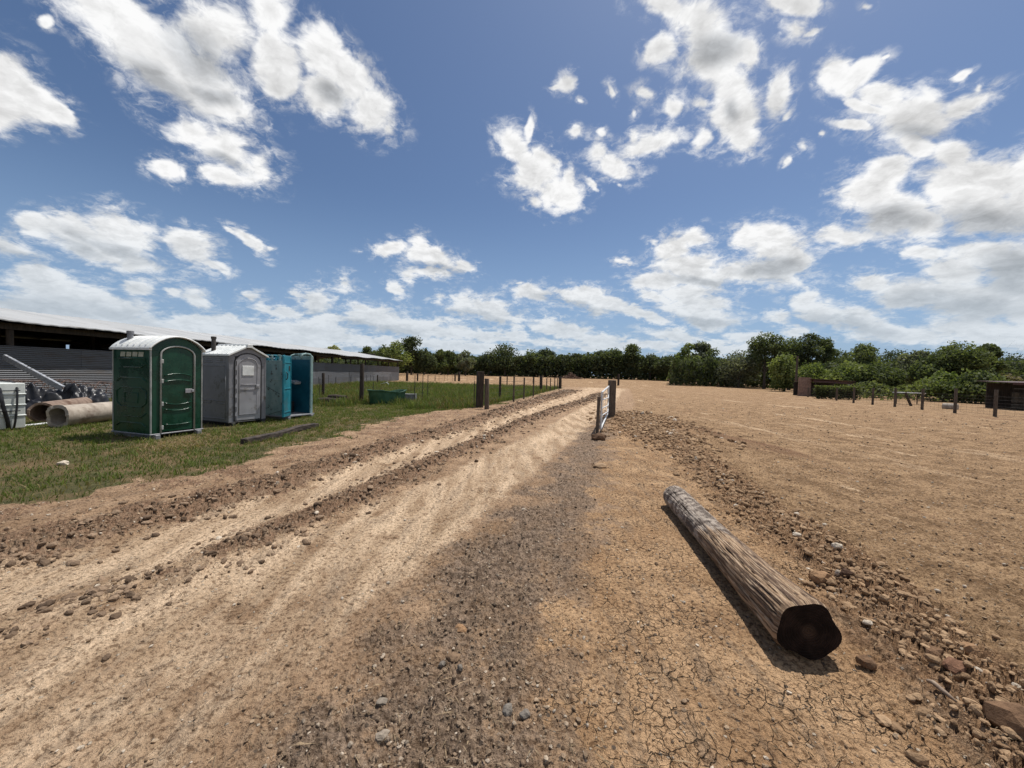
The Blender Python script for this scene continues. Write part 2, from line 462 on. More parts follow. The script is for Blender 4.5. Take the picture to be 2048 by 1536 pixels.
def detail_h(x, y, wts):
    grass, pale, dk, clods, bb, clay, crack, field, rough, n1, n2 = wts
    r = np.hypot(x, y)
    dl_, dr_ = DARK_L(y), DARK_R(y)
    h = 0.016 * fbm(x, y, 0.9, 3, 0.5, 5)
    k = sstep(60, 20, r)
    a = fbm(x, y, 5.5, 4, 0.62, 7)
    b = np.abs(fbm(x, y, 11.0, 4, 0.65, 9))
    h = h + k * (0.010 + 0.035 * rough) * a
    h = h + k * rough * (0.050 - 0.26 * np.clip(b, 0, 0.25))
    h = h + k * (0.0045 + 0.003 * field + 0.003 * dk) * fbm(x, y, 30.0, 3, 0.65, 11) * (1 + rough)
    kn = sstep(9, 4, r)
    h = h + kn * (0.009 + 0.007 * dk) * (0.12 - np.abs(fbm(x, y, 19.0, 3, 0.6, 17))) * 2
    for cx_, hw_, ya, yb in ((dl_ + 0.10, 0.10, 2.3, 6.0), ((dl_ + dr_) / 2 + 0.22, 0.12, 3.4, 9.0), (dl_ - 0.55, 0.11, 2.6, 7.5)):
        u_ = (x - cx_) / hw_
        inn = sstep(1.0, 0.85, np.abs(u_)) * sstep(ya, ya + 0.8, y) * sstep(yb, yb - 1.5, y) * sstep(-0.25, 0.15, n1 + 0.1)
        lug = sstep(-0.2, 0.35, np.sin((y + np.abs(u_) * 0.05) * 2 * math.pi / 0.062))
        h = h - inn * (0.004 + 0.011 * lug * sstep(0.12, 0.25, np.abs(u_)))
    sh_ = sstep(0.2, 0.5, GRASS_E(y) - BERM_A(y) + 1.6 + 0 * x) * np.exp(-((x - (GRASS_E(y) + BERM_A(y)) / 2) / 0.8) ** 2)
    h = h + k * sh_ * 0.034 * fbm(x, y, 4.2, 5, 0.68, 19)
    h = h + k * field * 0.022 * fbm(x, y, 3.2, 3, 0.6, 13) + k * dk * 0.012 * fbm(x, y, 8.0, 3, 0.65, 15)
    # machine and tyre tracks: shallow parallel ridges along the ruts and across the graded field
    lane = x - RUT_R(y)
    kn0 = sstep(16, 6, r)
    h = h + k * 0.012 * pale * fbm(lane * 7, y * 1.1, 1.0, 4, 0.6, 27)
    h = h + kn0 * 0.006 * pale * np.clip(np.sin((y * 0.9 - lane * 0.5) * 62 + 5 * n2), -0.2, 1) * np.exp(-(np.minimum(np.abs(lane - 0.28), np.abs(lane + 0.30)) / 0.10) ** 2) * sstep(-0.1, 0.25, n1)
    tr = (x * 0.86 - y * 0.5)
    h = h + k * field * 0.012 * np.sin(tr * 9 + 4 * fbm(x, y, 0.25, 2, 0.5, 21)) * sstep(-0.2, 0.4, fbm(x, y, 0.35, 2, 0.5, 23))
    h = h + k * clay * 0.010 * np.clip(np.sin((x * 0.5 + y) * 38 + 3 * n1), 0, 1) * np.exp(-((x - DARK_R(y) - 0.9) / 0.3) ** 2) * sstep(3.5, 5, y)
    return h


def build_ground():
    aa = np.radians(np.concatenate([np.linspace(-180, -66, 40)[:-1], np.linspace(-66, 66, 1080), np.linspace(66, 180, 40)[1:]]))
    rr_ = [0.35]
    while rr_[-1] < 1500:
        r = rr_[-1]
        q = 1.05 if r < 1.3 else 1.0046 if r < 22 else 1.010 if r < 60 else 1.04 if r < 200 else 1.15
        rr_.append(r * q)
    rr_ = np.array(rr_)
    A, RR = np.meshgrid(aa, rr_)
    X, Y = RR * np.sin(A), RR * np.cos(A)
    x, y = X.ravel(), Y.ravel()
    Wt = ground_weights(x, y)
    z = macro(x, y) + detail_h(x, y, Wt)
    na, nr = len(aa), len(rr_)
    idx = np.arange(na * nr).reshape(nr, na)
    f = np.stack([idx[:-1, :-1], idx[:-1, 1:], idx[1:, 1:], idx[1:, :-1]], -1).reshape(-1, 4)
    verts = np.stack([x, y, z], 1)
    # close the hole under the viewer
    c = len(verts)
    verts = np.vstack([verts, [[0, 0, float(z[:na].mean())]]])
    grass, pale, dk, clods, bb, clay, crack, field, rough, n1, n2 = Wt
    cA = np.stack([grass, pale, dk, clods], 1)
    cB = np.stack([bb, clay, crack, field], 1)
    cA = np.vstack([cA, cA[:1]])
    cB = np.vstack([cB, cB[:1]])
    f = np.vstack([f, np.stack([idx[0, 1:-1], idx[0, :-2], np.full(na - 2, c), idx[0, 1:-1]], 1)[:0]])
    me = np_mesh('ground', verts, f, 4, ground_mat(), {'cover_a': cA, 'cover_b': cB}, smooth=True)
    bm = bmesh.new()
    bm.from_mesh(me)
    bm.verts.ensure_lookup_table()
    for i in range(na - 1):
        bm.faces.new((bm.verts[i + 1], bm.verts[i], bm.verts[c]))
    bm.to_mesh(me)
    bm.free()
    return tag(link(bpy.data.objects.new('ground', me)), kind='structure')


def ground_mat():
    m, n, p = material('earth')
    P = pos(n)
    A = n.node('ShaderNodeAttribute', {'attribute_name': 'cover_a'})
    B = n.node('ShaderNodeAttribute', {'attribute_name': 'cover_b'})
    grass, pale, dk = n.node('ShaderNodeSeparateColor', {}, {0: A.outputs['Color']}).outputs[:3]
    clods = A.outputs['Alpha']
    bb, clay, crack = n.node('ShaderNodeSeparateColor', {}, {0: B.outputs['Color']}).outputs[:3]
    field = B.outputs['Alpha']
    big = n.noise(P, 0.35, 4, 0.55)
    med = n.noise(P, 2.2, 6, 0.62)
    fine = n.noise(P, 16.0, 6, 0.68)
    grit = n.noise(P, 75.0, 3, 0.7)
    crumb = n.noise(P, 34.0, 5, 0.7)
    # covers meet in broken, crumbly edges
    edge_n = n.m('ADD', n.m('MULTIPLY', n.noise(P, 5.0, 8, 0.72), 1.5), -0.75)

    def rag(s_, lo=0.30, hi=0.60, k=1.0):
        return n.mr(n.m('ADD', s_, n.m('MULTIPLY', edge_n, k)), lo, hi)
    pale_r, dk_r, clay_r = rag(pale, 0.28, 0.72, 0.9), rag(dk, 0.18, 0.78, 1.3), rag(clay, 0.3, 0.6, 0.8)
    clods_r, bb_r, field_r, grass_r = rag(clods, 0.25, 0.6, 0.9), rag(bb, 0.25, 0.6, 0.9), rag(field, 0.3, 0.6, 0.8), rag(grass, 0.35, 0.6, 0.7)
    # base: dusty brown soil
    col = n.mix(n.mr(med, 0.34, 0.66), (0.215, 0.145, 0.088), (0.33, 0.232, 0.148))
    # stretched light / dark smears that follow the direction of travel
    tr = n.node('ShaderNodeMapping', {'vector_type': 'POINT'}, {0: P, 2: (0, 0, R(24)), 3: (2.6, 0.45, 1)}).outputs[0]
    smear = n.noise(tr, 1.6, 6, 0.62)
    palec = n.mix(n.mr(smear, 0.35, 0.62), (0.285, 0.205, 0.130), (0.51, 0.395, 0.270))
    col = n.mix(n.m('MULTIPLY', pale_r, n.mr(n.m('ADD', med, n.m('MULTIPLY', n.m('SUBTRACT', smear, 0.5), 0.8)), 0.26, 0.46)), col, palec)
    darkc = n.mix(n.mr(fine, 0.35, 0.65), (0.080, 0.060, 0.045), (0.245, 0.190, 0.142))
    col = n.mix(n.m('MULTIPLY', dk_r, n.mr(med, 0.30, 0.58, 0.42, 0.90)), col, darkc)
    clodc = n.mix(n.mr(fine, 0.3, 0.68), (0.095, 0.060, 0.040), (0.26, 0.172, 0.112))
    col = n.mix(n.m('MULTIPLY', clods_r, n.mr(fine, 0.35, 0.6, 0.6, 1.0)), col, clodc)
    clayc = n.mix(n.mr(med, 0.3, 0.68), (0.255, 0.160, 0.085), (0.41, 0.278, 0.160))
    col = n.mix(n.m('MULTIPLY', clay_r, 0.95), col, clayc)
    # graded field: reddish brown with dry pale streaks
    tr2 = n.node('ShaderNodeMapping', {'vector_type': 'POINT'}, {0: P, 2: (0, 0, R(38)), 3: (0.75, 0.14, 1)}).outputs[0]
    streak = n.noise(tr2, 0.9, 6, 0.62, 0.3)
    fieldc = n.mix(n.mr(n.m('ADD', n.m('MULTIPLY', med, 0.5), n.m('MULTIPLY', fine, 0.5)), 0.38, 0.62), (0.138, 0.088, 0.047), (0.320, 0.220, 0.127))
    dash = n.noise(n.node('ShaderNodeMapping', {'vector_type': 'POINT'}, {0: P, 2: (0, 0, R(52)), 3: (1.1, 0.30, 1)}).outputs[0], 1.3, 5, 0.6)
    fieldc = n.mix(n.m('MAXIMUM', n.mr(streak, 0.57, 0.70, 0, 0.85), n.mr(dash, 0.62, 0.69)), fieldc, (0.42, 0.315, 0.205))
    fieldc = n.mix(n.mr(streak, 0.42, 0.30), fieldc, (0.155, 0.092, 0.054))
    col = n.mix(field_r, col, fieldc)
    bermc = n.mix(n.mr(fine, 0.32, 0.66), (0.135, 0.082, 0.047), (0.30, 0.195, 0.115))
    col = n.mix(n.m('MULTIPLY', bb_r, 0.85), col, bermc)
    mott = n.noise(tr, 3.2, 8, 0.72)
    col = n.mix(n.m('MULTIPLY', n.mr(mott, 0.50, 0.62), n.m('MULTIPLY', n.m('SUBTRACT', 1.0, field_r), 0.55)), col, n.mix(n.mr(fine, 0.4, 0.6), (0.105, 0.076, 0.052), (0.23, 0.172, 0.118)))
    col = n.mix(1.0, col, (1.38, 1.32, 1.29), 'MULTIPLY')
    col = n.mix(n.mr(crumb, 0.50, 0.38, 0, 0.95), col, n.mix(1.0, col, (0.42, 0.38, 0.35), 'MULTIPLY'))  # small shadows between crumbs painted in: hollows darkened
    col = n.mix(n.mr(crumb, 0.54, 0.66, 0, 0.45), col, n.mix(1.0, col, (1.5, 1.5, 1.5), 'MULTIPLY'))
    # dark specks and pale grit
    col = n.mix(n.m('MULTIPLY', n.mr(grit, 0.60, 0.72), n.m('SUBTRACT', 1.0, n.m('MULTIPLY', pale, 0.3))), col, (0.10, 0.068, 0.045))
    vo = n.node('ShaderNodeTexVoronoi', {'feature': 'F1'}, {'Vector': P, 'Scale': 34.0, 'Randomness': 1.0})
    r1 = n.sep(vo.outputs['Color'])[0]
    stone = n.m('MULTIPLY', n.m('GREATER_THAN', r1, 0.94), n.mr(vo.outputs['Distance'], 0.32, 0.22))
    col = n.mix(stone, col, (0.50, 0.41, 0.31))
    r2 = n.sep(vo.outputs['Color'])[1]
    stone2 = n.m('MULTIPLY', n.m('MULTIPLY', n.m('GREATER_THAN', r2, 0.93), n.mr(vo.outputs['Distance'], 0.40, 0.28)), n.m('SUBTRACT', 1.0, pale))
    col = n.mix(stone2, col, (0.13, 0.098, 0.072))
    # drying cracks
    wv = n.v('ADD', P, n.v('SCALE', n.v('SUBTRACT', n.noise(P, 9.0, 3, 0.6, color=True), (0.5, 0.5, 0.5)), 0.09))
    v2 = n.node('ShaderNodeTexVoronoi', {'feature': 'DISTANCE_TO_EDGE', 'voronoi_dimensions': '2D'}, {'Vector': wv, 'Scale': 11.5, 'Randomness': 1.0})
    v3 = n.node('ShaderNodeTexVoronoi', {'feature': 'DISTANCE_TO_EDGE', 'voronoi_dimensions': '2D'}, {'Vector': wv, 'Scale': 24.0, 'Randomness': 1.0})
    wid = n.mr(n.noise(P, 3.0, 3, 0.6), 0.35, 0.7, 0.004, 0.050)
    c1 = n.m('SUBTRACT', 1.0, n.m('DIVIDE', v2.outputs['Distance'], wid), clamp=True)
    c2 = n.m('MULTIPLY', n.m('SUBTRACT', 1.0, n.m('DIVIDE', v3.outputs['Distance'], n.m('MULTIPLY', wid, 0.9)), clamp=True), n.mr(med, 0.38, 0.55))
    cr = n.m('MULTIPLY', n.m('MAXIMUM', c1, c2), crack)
    col = n.mix(n.m('MULTIPLY', cr, 0.85), col, (0.055, 0.034, 0.020))  # shade in the depth of the cracks, put into the colour
    # turf under the blades
    g1 = n.mix(n.mr(n.noise(P, 9, 6, 0.7), 0.35, 0.65), (0.060, 0.058, 0.024), (0.125, 0.115, 0.048))
    g2 = n.mix(n.mr(n.noise(P, 1.1, 5, 0.65), 0.44, 0.60), g1, (0.17, 0.120, 0.062))
    col = n.mix(n.m('MULTIPLY', grass_r, n.mr(fine, 0.25, 0.45, 0.75, 1.0)), col, g2)
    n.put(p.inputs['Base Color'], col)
    p.inputs['Roughness'].default_value = 0.95
    p.inputs['Specular IOR Level'].default_value = 0.15
    h = n.m('ADD', n.m('MULTIPLY', fine, 1.0), n.m('ADD', n.m('MULTIPLY', grit, 0.32), n.m('MULTIPLY', crumb, 0.75)))
    h = n.m('ADD', h, n.m('MULTIPLY', stone, 0.35))
    h = n.m('SUBTRACT', h, n.m('MULTIPLY', cr, 0.9))
    n.put(p.inputs['Normal'], bump(n, h, 1.0, 0.042))
    return m


ground = build_ground()
gh = lambda x, y: macro(x, y) + detail_h(x, y, ground_weights(x, y))

# ================================================================== loose clods and stones
ICO_V, ICO_F = None, None
_b = bmesh.new()
bmesh.ops.create_icosphere(_b, subdivisions=1, radius=1)
ICO_V = np.array([v.co[:] for v in _b.verts])
ICO_F = np.array([[v.index for v in f.verts] for f in _b.faces])
_b.free()
_b = bmesh.new()
bmesh.ops.create_icosphere(_b, subdivisions=2, radius=1)
ICO2_V = np.array([v.co[:] for v in _b.verts])
ICO2_F = np.array([[v.index for v in f.verts] for f in _b.faces])
_b.free()


def soil_mat(name, k=1.0):
    m, n, p = material(name)
    a = n.node('ShaderNodeAttribute', {'attribute_name': 'col'}).outputs['Color']
    P = pos(n)
    f = n.noise(P, 60, 5, 0.65)
    n.put(p.inputs['Base Color'], n.mix(n.mr(f, 0.35, 0.7, 0.0, 0.45), a, n.mix(1.0, a, (0.45, 0.42, 0.40), 'MULTIPLY')))
    p.inputs['Roughness'].default_value = 0.95
    p.inputs['Specular IOR Level'].default_value = 0.15
    n.put(p.inputs['Normal'], bump(n, f, 0.8, 0.012))
    return m


def lumps(name, x, y, s, colors, mat, tv=ICO_V, tf=ICO_F, seed=0, sink=0.25, flat=0.85):
    rs = np.random.RandomState(seed)
    N = len(x)
    z = gh(x, y)
    sc = s[:, None] * np.stack([rs.uniform(.7, 1.25, N), rs.uniform(.7, 1.25, N), rs.uniform(.55, 1.1, N) * flat], 1)
    a = rs.uniform(0, 2 * np.pi, N)
    if len(tv) > 12:       # lumpy: low-frequency knobs plus a rough skin
        ph = rs.uniform(0, 6.28, (N, 3, 1))
        kn = np.sin(tv[None, :, 0] * 3.1 + ph[:, 0]) + np.sin(tv[None, :, 1] * 3.7 + ph[:, 1]) + np.sin(tv[None, :, 2] * 2.9 + ph[:, 2])
        T = tv[None] * (1 + 0.13 * kn + rs.uniform(-.13, .10, (N, len(tv))))[:, :, None]
    else:
        T = tv[None] * (1 + rs.uniform(-.34, .22, (N, len(tv), 1)))
    T = T * sc[:, None, :]
    ca, sa = np.cos(a)[:, None], np.sin(a)[:, None]
    tilt = rs.uniform(-.3, .3, N)[:, None]
    X = T[:, :, 0] * ca - T[:, :, 1] * sa
    Y = T[:, :, 0] * sa + T[:, :, 1] * ca
    Z = T[:, :, 2] + X * tilt
    V = np.stack([X + x[:, None], Y + y[:, None], Z + (z + sc[:, 2] * (1 - 2 * sink))[:, None]], -1).reshape(-1, 3)
    Fc = (tf[None] + (np.arange(N) * len(tv))[:, None, None]).reshape(-1, 3)
    C = np.repeat(colors, len(tv), 0)
    return np_mesh(name, V, Fc, 3, mat, C)


SOIL = soil_mat('dry_soil')
rs = np.random.RandomState(5)


def soil_cols(N, lo, hi, rs_=rs, stones=0.03):
    t = rs_.rand(N, 1)
    c = np.array(lo) * (1 - t) + np.array(hi) * t
    st = rs_.rand(N) < stones
    c[st] = np.array((0.55, 0.47, 0.37)) * rs_.uniform(.8, 1.2, (st.sum(), 1))
    return c


def along(fn, N, y0, y1, w0, rs_=rs, power=1.6):
    y = y0 + (y1 - y0) * rs_.rand(N) ** power
    keep = fbm(y, fn(y), 1.1, 3, 0.6, 71)
    y = y + 0.35 * keep * (1 + 0.05 * y)
    return fn(y) + rs_.randn(N) * w0 * (1 + y * 0.02), y


def scatter(name, x, y, s, cols, seed, label, cat, **k):
    o = link(bpy.data.objects.new(name, lumps(name, x, y, s, cols, SOIL, seed=seed, **k)))
    return tag(o, label, cat, kind='stuff')


# ridge of spoil to the right of the log
x, y = along(BERM_B, 11000, 1.2, 15, 0.20)
s = (0.004 + 0.021 * rs.rand(11000) ** 4.2) * (1 + 0.10 * y)
m_ = rs.rand(900)
x2, y2 = rs.normal(4.8, 0.75, 1800), rs.normal(13.6, 1.9, 1800)
x3, y3 = rs.normal(3.85, 0.45, 1300), rs.normal(10.9, 1.3, 1300)
X, Y = np.concatenate([x, x2, x3]), np.concatenate([y, y2, y3])
S = np.concatenate([s, 0.018 + 0.06 * rs.rand(1800) ** 2.6, 0.015 + 0.05 * rs.rand(1300) ** 2.6])
ok = ~((X < 2.28) & (Y < 5.0) & (Y > 1.9) & (X > 1.45))
X, Y, S = X[ok], Y[ok], S[ok]
scatter('loose_clods', X, Y, S, soil_cols(len(X), (0.22, 0.138, 0.078), (0.43, 0.290, 0.172)), 1, 'loose brown clods heaped in the long spoil ridge between log and graded field', 'clods', tv=ICO2_V, tf=ICO2_F, sink=0.38)
# clods on the strip between the ruts and beside the left rut
x, y = along(MID, 6500, 1.6, 34, 0.22, power=1.5)
x2, y2 = along(BERM_A, 8000, 2.6, 40, 0.26, power=1.5)
X, Y = np.concatenate([x, x2]), np.concatenate([y, y2])
S = (0.004 + 0.024 * rs.rand(len(X)) ** 4) * (1 + Y * 0.06)
scatter('road_clods', X, Y, S, soil_cols(len(X), (0.11, 0.075, 0.050), (0.34, 0.238, 0.158)), 2, 'dark broken clods along the middle strip and left edge of the dirt road', 'clods', tv=ICO2_V, tf=ICO2_F, sink=0.38)
# crumbs everywhere on bare ground
N = 70000
rr_ = 1.2 * (30 / 1.2) ** rs.rand(N)
aa_ = R(1) * rs.uniform(-60, 60, N)
X, Y = rr_ * np.sin(aa_), rr_ * np.cos(aa_)
wt = ground_weights(X, Y)
prob = np.clip(0.16 + 0.8 * wt[2] + 0.35 * wt[7] + 0.8 * wt[3] - 0.10 * wt[1], 0.05, 1) * (1 - wt[0])
ok = rs.rand(N) < prob
ok &= ~((X < 2.25) & (Y < 5.0) & (Y > 1.9) & (X > 1.5))
X, Y = X[ok], Y[ok]
dkk = wt[2][ok][:, None]
S = (0.0022 + 0.0095 * rs.rand(len(X)) ** 4) * (1 + 0.10 * np.hypot(X, Y))
c = soil_cols(len(X), (0.20, 0.135, 0.085), (0.46, 0.34, 0.225), stones=0.10)
cd = soil_cols(len(X), (0.075, 0.056, 0.040), (0.31, 0.225, 0.155), stones=0.08)
scatter('pebbles', X, Y, S, c * (1 - dkk) + cd * dkk, 3, 'pebbles and crumbs strewn over the bare dirt', 'pebbles')


# bits of straw and twig trodden into the bare dirt
N = 5200
rr_ = 1.2 * (14 / 1.2) ** rs.rand(N)
aa_ = R(1) * rs.uniform(-58, 58, N)
X, Y = rr_ * np.sin(aa_), rr_ * np.cos(aa_)
wt = ground_weights(X, Y)
ok = (wt[0] < 0.3) & (rs.rand(N) < 0.35 + 0.6 * wt[3] + 0.4 * wt[2])
X, Y = X[ok], Y[ok]
N = len(X)
L_ = (0.012 + 0.045 * rs.rand(N) ** 2)
a_ = rs.uniform(0, 2 * np.pi, N)
z_ = gh(X, Y) + 0.004
wd = 0.0012 + 0.0016 * rs.rand(N)
ca, sa = np.cos(a_), np.sin(a_)
V = np.stack([np.stack([X - ca * L_, Y - sa * L_, z_ + 0.002], 1), np.stack([X + sa * wd, Y - ca * wd, z_ + 0.004], 1),
              np.stack([X + ca * L_, Y + sa * L_, z_ + 0.003 * rs.rand(N)], 1), np.stack([X - sa * wd, Y + ca * wd, z_ + 0.004 + wd], 1)], 1).reshape(-1, 3)
o = link(bpy.data.objects.new('straw_litter', np_mesh('straw_litter', V, np.arange(N * 4).reshape(-1, 4), 4, SOIL, np.repeat(np.array((0.34, 0.25, 0.155)) * rs.uniform(.35, 1.35, (N, 1)), 4, 0))))
tag(o, 'bits of straw and twig trodden into the dirt', 'litter', kind='stuff')


# ================================================================== grass
def leaf_mat(name, trans=0.25, rough=0.6):
    m = bpy.data.materials.new(name)
    m.use_nodes = True
    m.node_tree.nodes.clear()
    n = NT(m.node_tree)
    a = n.node('ShaderNodeAttribute', {'attribute_name': 'col'}).outputs['Color']
    p = n.node('ShaderNodeBsdfPrincipled', {}, {'Base Color': a, 'Roughness': rough, 'Specular IOR Level': 0.08})
    t = n.node('ShaderNodeBsdfTranslucent', {}, {0: n.mix(1.0, a, (1.5, 1.6, 0.7), 'MULTIPLY')})
    mx = n.node('ShaderNodeMixShader', {}, {0: trans, 1: p.outputs[0], 2: t.outputs[0]})
    n.node('ShaderNodeOutputMaterial', {}, {0: mx.outputs[0]})
    return m


BLADE = leaf_mat('grass_blade', 0.3)


def blades(name, X, Y, hgt, wid, cols, seed, bend=0.5):
    rs_ = np.random.RandomState(seed)
    N = len(X)
    z = gh(X, Y)
    a = rs_.uniform(0, 2 * np.pi, N)
    lean = rs_.uniform(0.1, bend * 1.6, N) * hgt
    la = rs_.uniform(0, 2 * np.pi, N)
    px, py_ = np.cos(a) * wid / 2, np.sin(a) * wid / 2
    mx_, my_ = X + np.cos(la) * lean * 0.35, Y + np.sin(la) * lean * 0.35
    V = np.empty((N, 5, 3))
    V[:, 0] = np.stack([X - px, Y - py_, z - 0.01], 1)
    V[:, 1] = np.stack([X + px, Y + py_, z - 0.01], 1)
    V[:, 2] = np.stack([mx_ + px * .8, my_ + py_ * .8, z + hgt * 0.55], 1)
    V[:, 3] = np.stack([mx_ - px * .8, my_ - py_ * .8, z + hgt * 0.55], 1)
    V[:, 4] = np.stack([X + np.cos(la) * lean, Y + np.sin(la) * lean, z + hgt], 1)
    b = (np.arange(N) * 5)[:, None]
    F1 = np.concatenate([b + [0, 1, 2], b + [0, 2, 3], b + [3, 2, 4]], 0)
    return np_mesh(name, V.reshape(-1, 3), F1, 3, BLADE, np.repeat(cols, 5, 0))


def green(N, lo, hi, dry=0.1, tuft=None, rs_=rs):
    t = rs_.rand(N, 1)
    if tuft is not None:
        t = np.clip(0.5 * t + 0.5 * tuft[:, None], 0, 1)
    c = np.array(lo) * (1 - t) + np.array(hi) * t
    d = rs_.rand(N) < dry
    c[d] = np.array((0.26, 0.20, 0.10)) * rs_.uniform(.6, 1.2, (d.sum(), 1))
    return c


N = 520000
X = rs.uniform(-20, 4, N)
Y = 3.2 + 17 * rs.rand(N) ** 0.8
wt = ground_weights(X, Y)
tuft = sstep(-0.25, 0.3, fbm(X, Y, 3.5, 3, 0.6, 41))
dryp = sstep(0.05, 0.35, fbm(X, Y, 0.55, 3, 0.5, 43))
ok = (rs.rand(N) < np.clip(wt[0] * 1.3, 0, 1) * (0.14 + 0.86 * tuft) * (1 - 0.6 * dryp)) & (np.abs(X) < Y * 1.42 + 1)
X, Y, tuft, dryp = X[ok], Y[ok], tuft[ok], dryp[ok]
n_ = len(X)
c = green(n_, (0.050, 0.078, 0.020), (0.155, 0.190, 0.056), 0.13, tuft)
c = np.where((rs.rand(n_) < 0.55 * dryp)[:, None], np.array((0.20, 0.16, 0.075)) * rs.uniform(.6, 1.2, (n_, 1)), c)
lawn = link(bpy.data.objects.new('lawn_grass', blades('lawn_grass', X, Y, 0.025 + 0.055 * rs.rand(n_) * (0.5 + tuft), 0.006 + 0.010 * rs.rand(n_), c, 44, 0.8)))
tag(lawn, 'short patchy green grass around the portable toilets', 'grass', kind='stuff')


def pasture_ok(X, Y):
    # behind the line of the stock tub, left of the roadside fence, right of the barn
    f = fbm(X, Y, 0.6, 2, 0.5, 47)
    return (X < GRASS_E(Y) - 0.35) & (Y > 16.4 - 0.10 * (X + 3) + 0.6 * f) & (Y < 47) & (X > -17.3) & ~((np.abs(X + 6.0) < 1.25) & (Y < 18.3))


N = 260000
Y = 15.5 + 32 * rs.rand(N)
X = -17.6 + 24.5 * rs.rand(N)
ok = pasture_ok(X, Y) & (rs.rand(N) < np.clip(1.5 - Y * 0.022, 0.35, 1))
tuft = sstep(-0.35, 0.35, fbm(X, Y, 1.3, 4, 0.6, 51))
ok &= rs.rand(N) < 0.35 + 0.65 * tuft
X, Y, tuft = X[ok], Y[ok], tuft[ok]
n_ = len(X)
dryz = sstep(0.0, 0.35, fbm(X, Y, 0.22, 3, 0.5, 53))
c = green(n_, (0.050, 0.078, 0.022), (0.155, 0.190, 0.062), 0.14, tuft)
c = np.where((rs.rand(n_) < 0.35 * dryz)[:, None], np.array((0.17, 0.12, 0.07)) * rs.uniform(.6, 1.2, (n_, 1)), c)
past = link(bpy.data.objects.new('pasture_grass', blades('pasture_grass', X, Y, (0.10 + 0.28 * rs.rand(n_) ** 1.5) * (0.55 + 0.75 * tuft), 0.018 + 0.022 * rs.rand(n_), c, 54, 0.5)))
tag(past, 'tall weedy green grass in the fenced pasture', 'grass', kind='stuff')


# ================================================================== mesh builder
class MB:
    def __init__(s):
        s.v, s.f = [], []

    def add(s, vs, fs, M=None):
        b = len(s.v)
        for q in vs:
            s.v.append(tuple(M @ Vector(q)) if M is not None else tuple(q))
        for f in fs:
            s.f.append([b + i for i in f])
        return s

    def box(s, c, size, rz=0.0, M=None, rx=0.0, ry=0.0):
        hx, hy, hz = size[0] / 2, size[1] / 2, size[2] / 2
        vs = [(x, y, z) for x in (-hx, hx) for y in (-hy, hy) for z in (-hz, hz)]
        T = Matrix.Translation(c) @ Matrix.Rotation(rz, 4, 'Z') @ Matrix.Rotation(ry, 4, 'Y') @ Matrix.Rotation(rx, 4, 'X')
        if M is not None:
            T = M @ T
        return s.add(vs, [(0, 1, 3, 2), (4, 6, 7, 5), (0, 4, 5, 1), (2, 3, 7, 6), (0, 2, 6, 4), (1, 5, 7, 3)], T)

    def path(s, pts, rad, n=8, caps=True, squash=1.0):
        """Tube through points with a radius per point."""
        pts = [Vector(p) for p in pts]
        if isinstance(rad, (int, float)):
            rad = [rad] * len(pts)
        b = len(s.v)
        up = Vector((0, 0, 1))
        ref = None
        for i, p in enumerate(pts):
            d = (pts[min(i + 1, len(pts) - 1)] - pts[max(i - 1, 0)]).normalized()
            if ref is None:
                ref = up.cross(d)
                if ref.length < 0.1:
                    ref = Vector((1, 0, 0)).cross(d)
            ref = (ref - d * ref.dot(d)).normalized()
            bi = d.cross(ref)
            for k in range(n):
                a = 2 * math.pi * k / n
                s.v.append(tuple(p + (ref * math.cos(a) + bi * math.sin(a) * squash) * rad[i]))
        for i in range(len(pts) - 1):
            for k in range(n):
                k2 = (k + 1) % n
                s.f.append([b + i * n + k, b + i * n + k2, b + (i + 1) * n + k2, b + (i + 1) * n + k])
        if caps:
            s.f.append([b + k for k in range(n)][::-1])
            s.f.append([b + (len(pts) - 1) * n + k for k in range(n)])
        return s

    def prism(s, outline, y0, y1, M=None):
        """Outline in x, z extruded along y."""
        n = len(outline)
        vs = [(x, y0, z) for x, z in outline] + [(x, y1, z) for x, z in outline]
        fs = [list(range(n)), list(range(2 * n - 1, n - 1, -1))]
        for i in range(n):
            j = (i + 1) % n
            fs.append([i, i + n, j + n, j])
        return s.add(vs, fs, M)

    def build(s, name, mat, parent=None, smooth=False, bevel=0.0, seg=1, auto=None):
        me = bpy.data.meshes.new(name)
        me.from_pydata(s.v, [], s.f)
        bm = bmesh.new()
        bm.from_mesh(me)
        bmesh.ops.recalc_face_normals(bm, faces=bm.faces)
        if bevel:
            eds = [e for e in bm.edges if len(e.link_faces) == 2 and e.calc_face_angle(0) > 0.5]
            bmesh.ops.bevel(bm, geom=eds, offset=bevel, segments=seg, profile=0.5, affect='EDGES', clamp_overlap=True)
        bm.to_mesh(me)
        bm.free()
        if smooth:
            me.polygons.foreach_set('use_smooth', [True] * len(me.polygons))
            if auto:
                me.set_sharp_from_angle(angle=R(auto))
        me.materials.append(mat)
        return link(bpy.data.objects.new(name, me), parent)


def thing(name, label, cat, loc=(0, 0, 0), rz=0.0, group=None):
    o = bpy.data.objects.new(name, None)
    o.empty_display_size = 0.3
    COL.objects.link(o)
    o.location = loc
    o.rotation_euler = (0, 0, rz)
    return tag(o, label, cat, group)


def copy_thing(o, loc=None, rz=None, label=None):
    c = o.copy()
    COL.objects.link(c)
    for ch in [q for q in COL.objects if q.parent == o]:
        d = ch.copy()
        COL.objects.link(d)
        d.parent = c
        for g in [q for q in COL.objects if q.parent == ch]:
            e = g.copy()
            COL.objects.link(e)
            e.parent = d
    if loc is not None:
        c.location = loc
    if rz is not None:
        c.rotation_euler = (0, 0, rz)
    if label:
        c['label'] = label
    return c


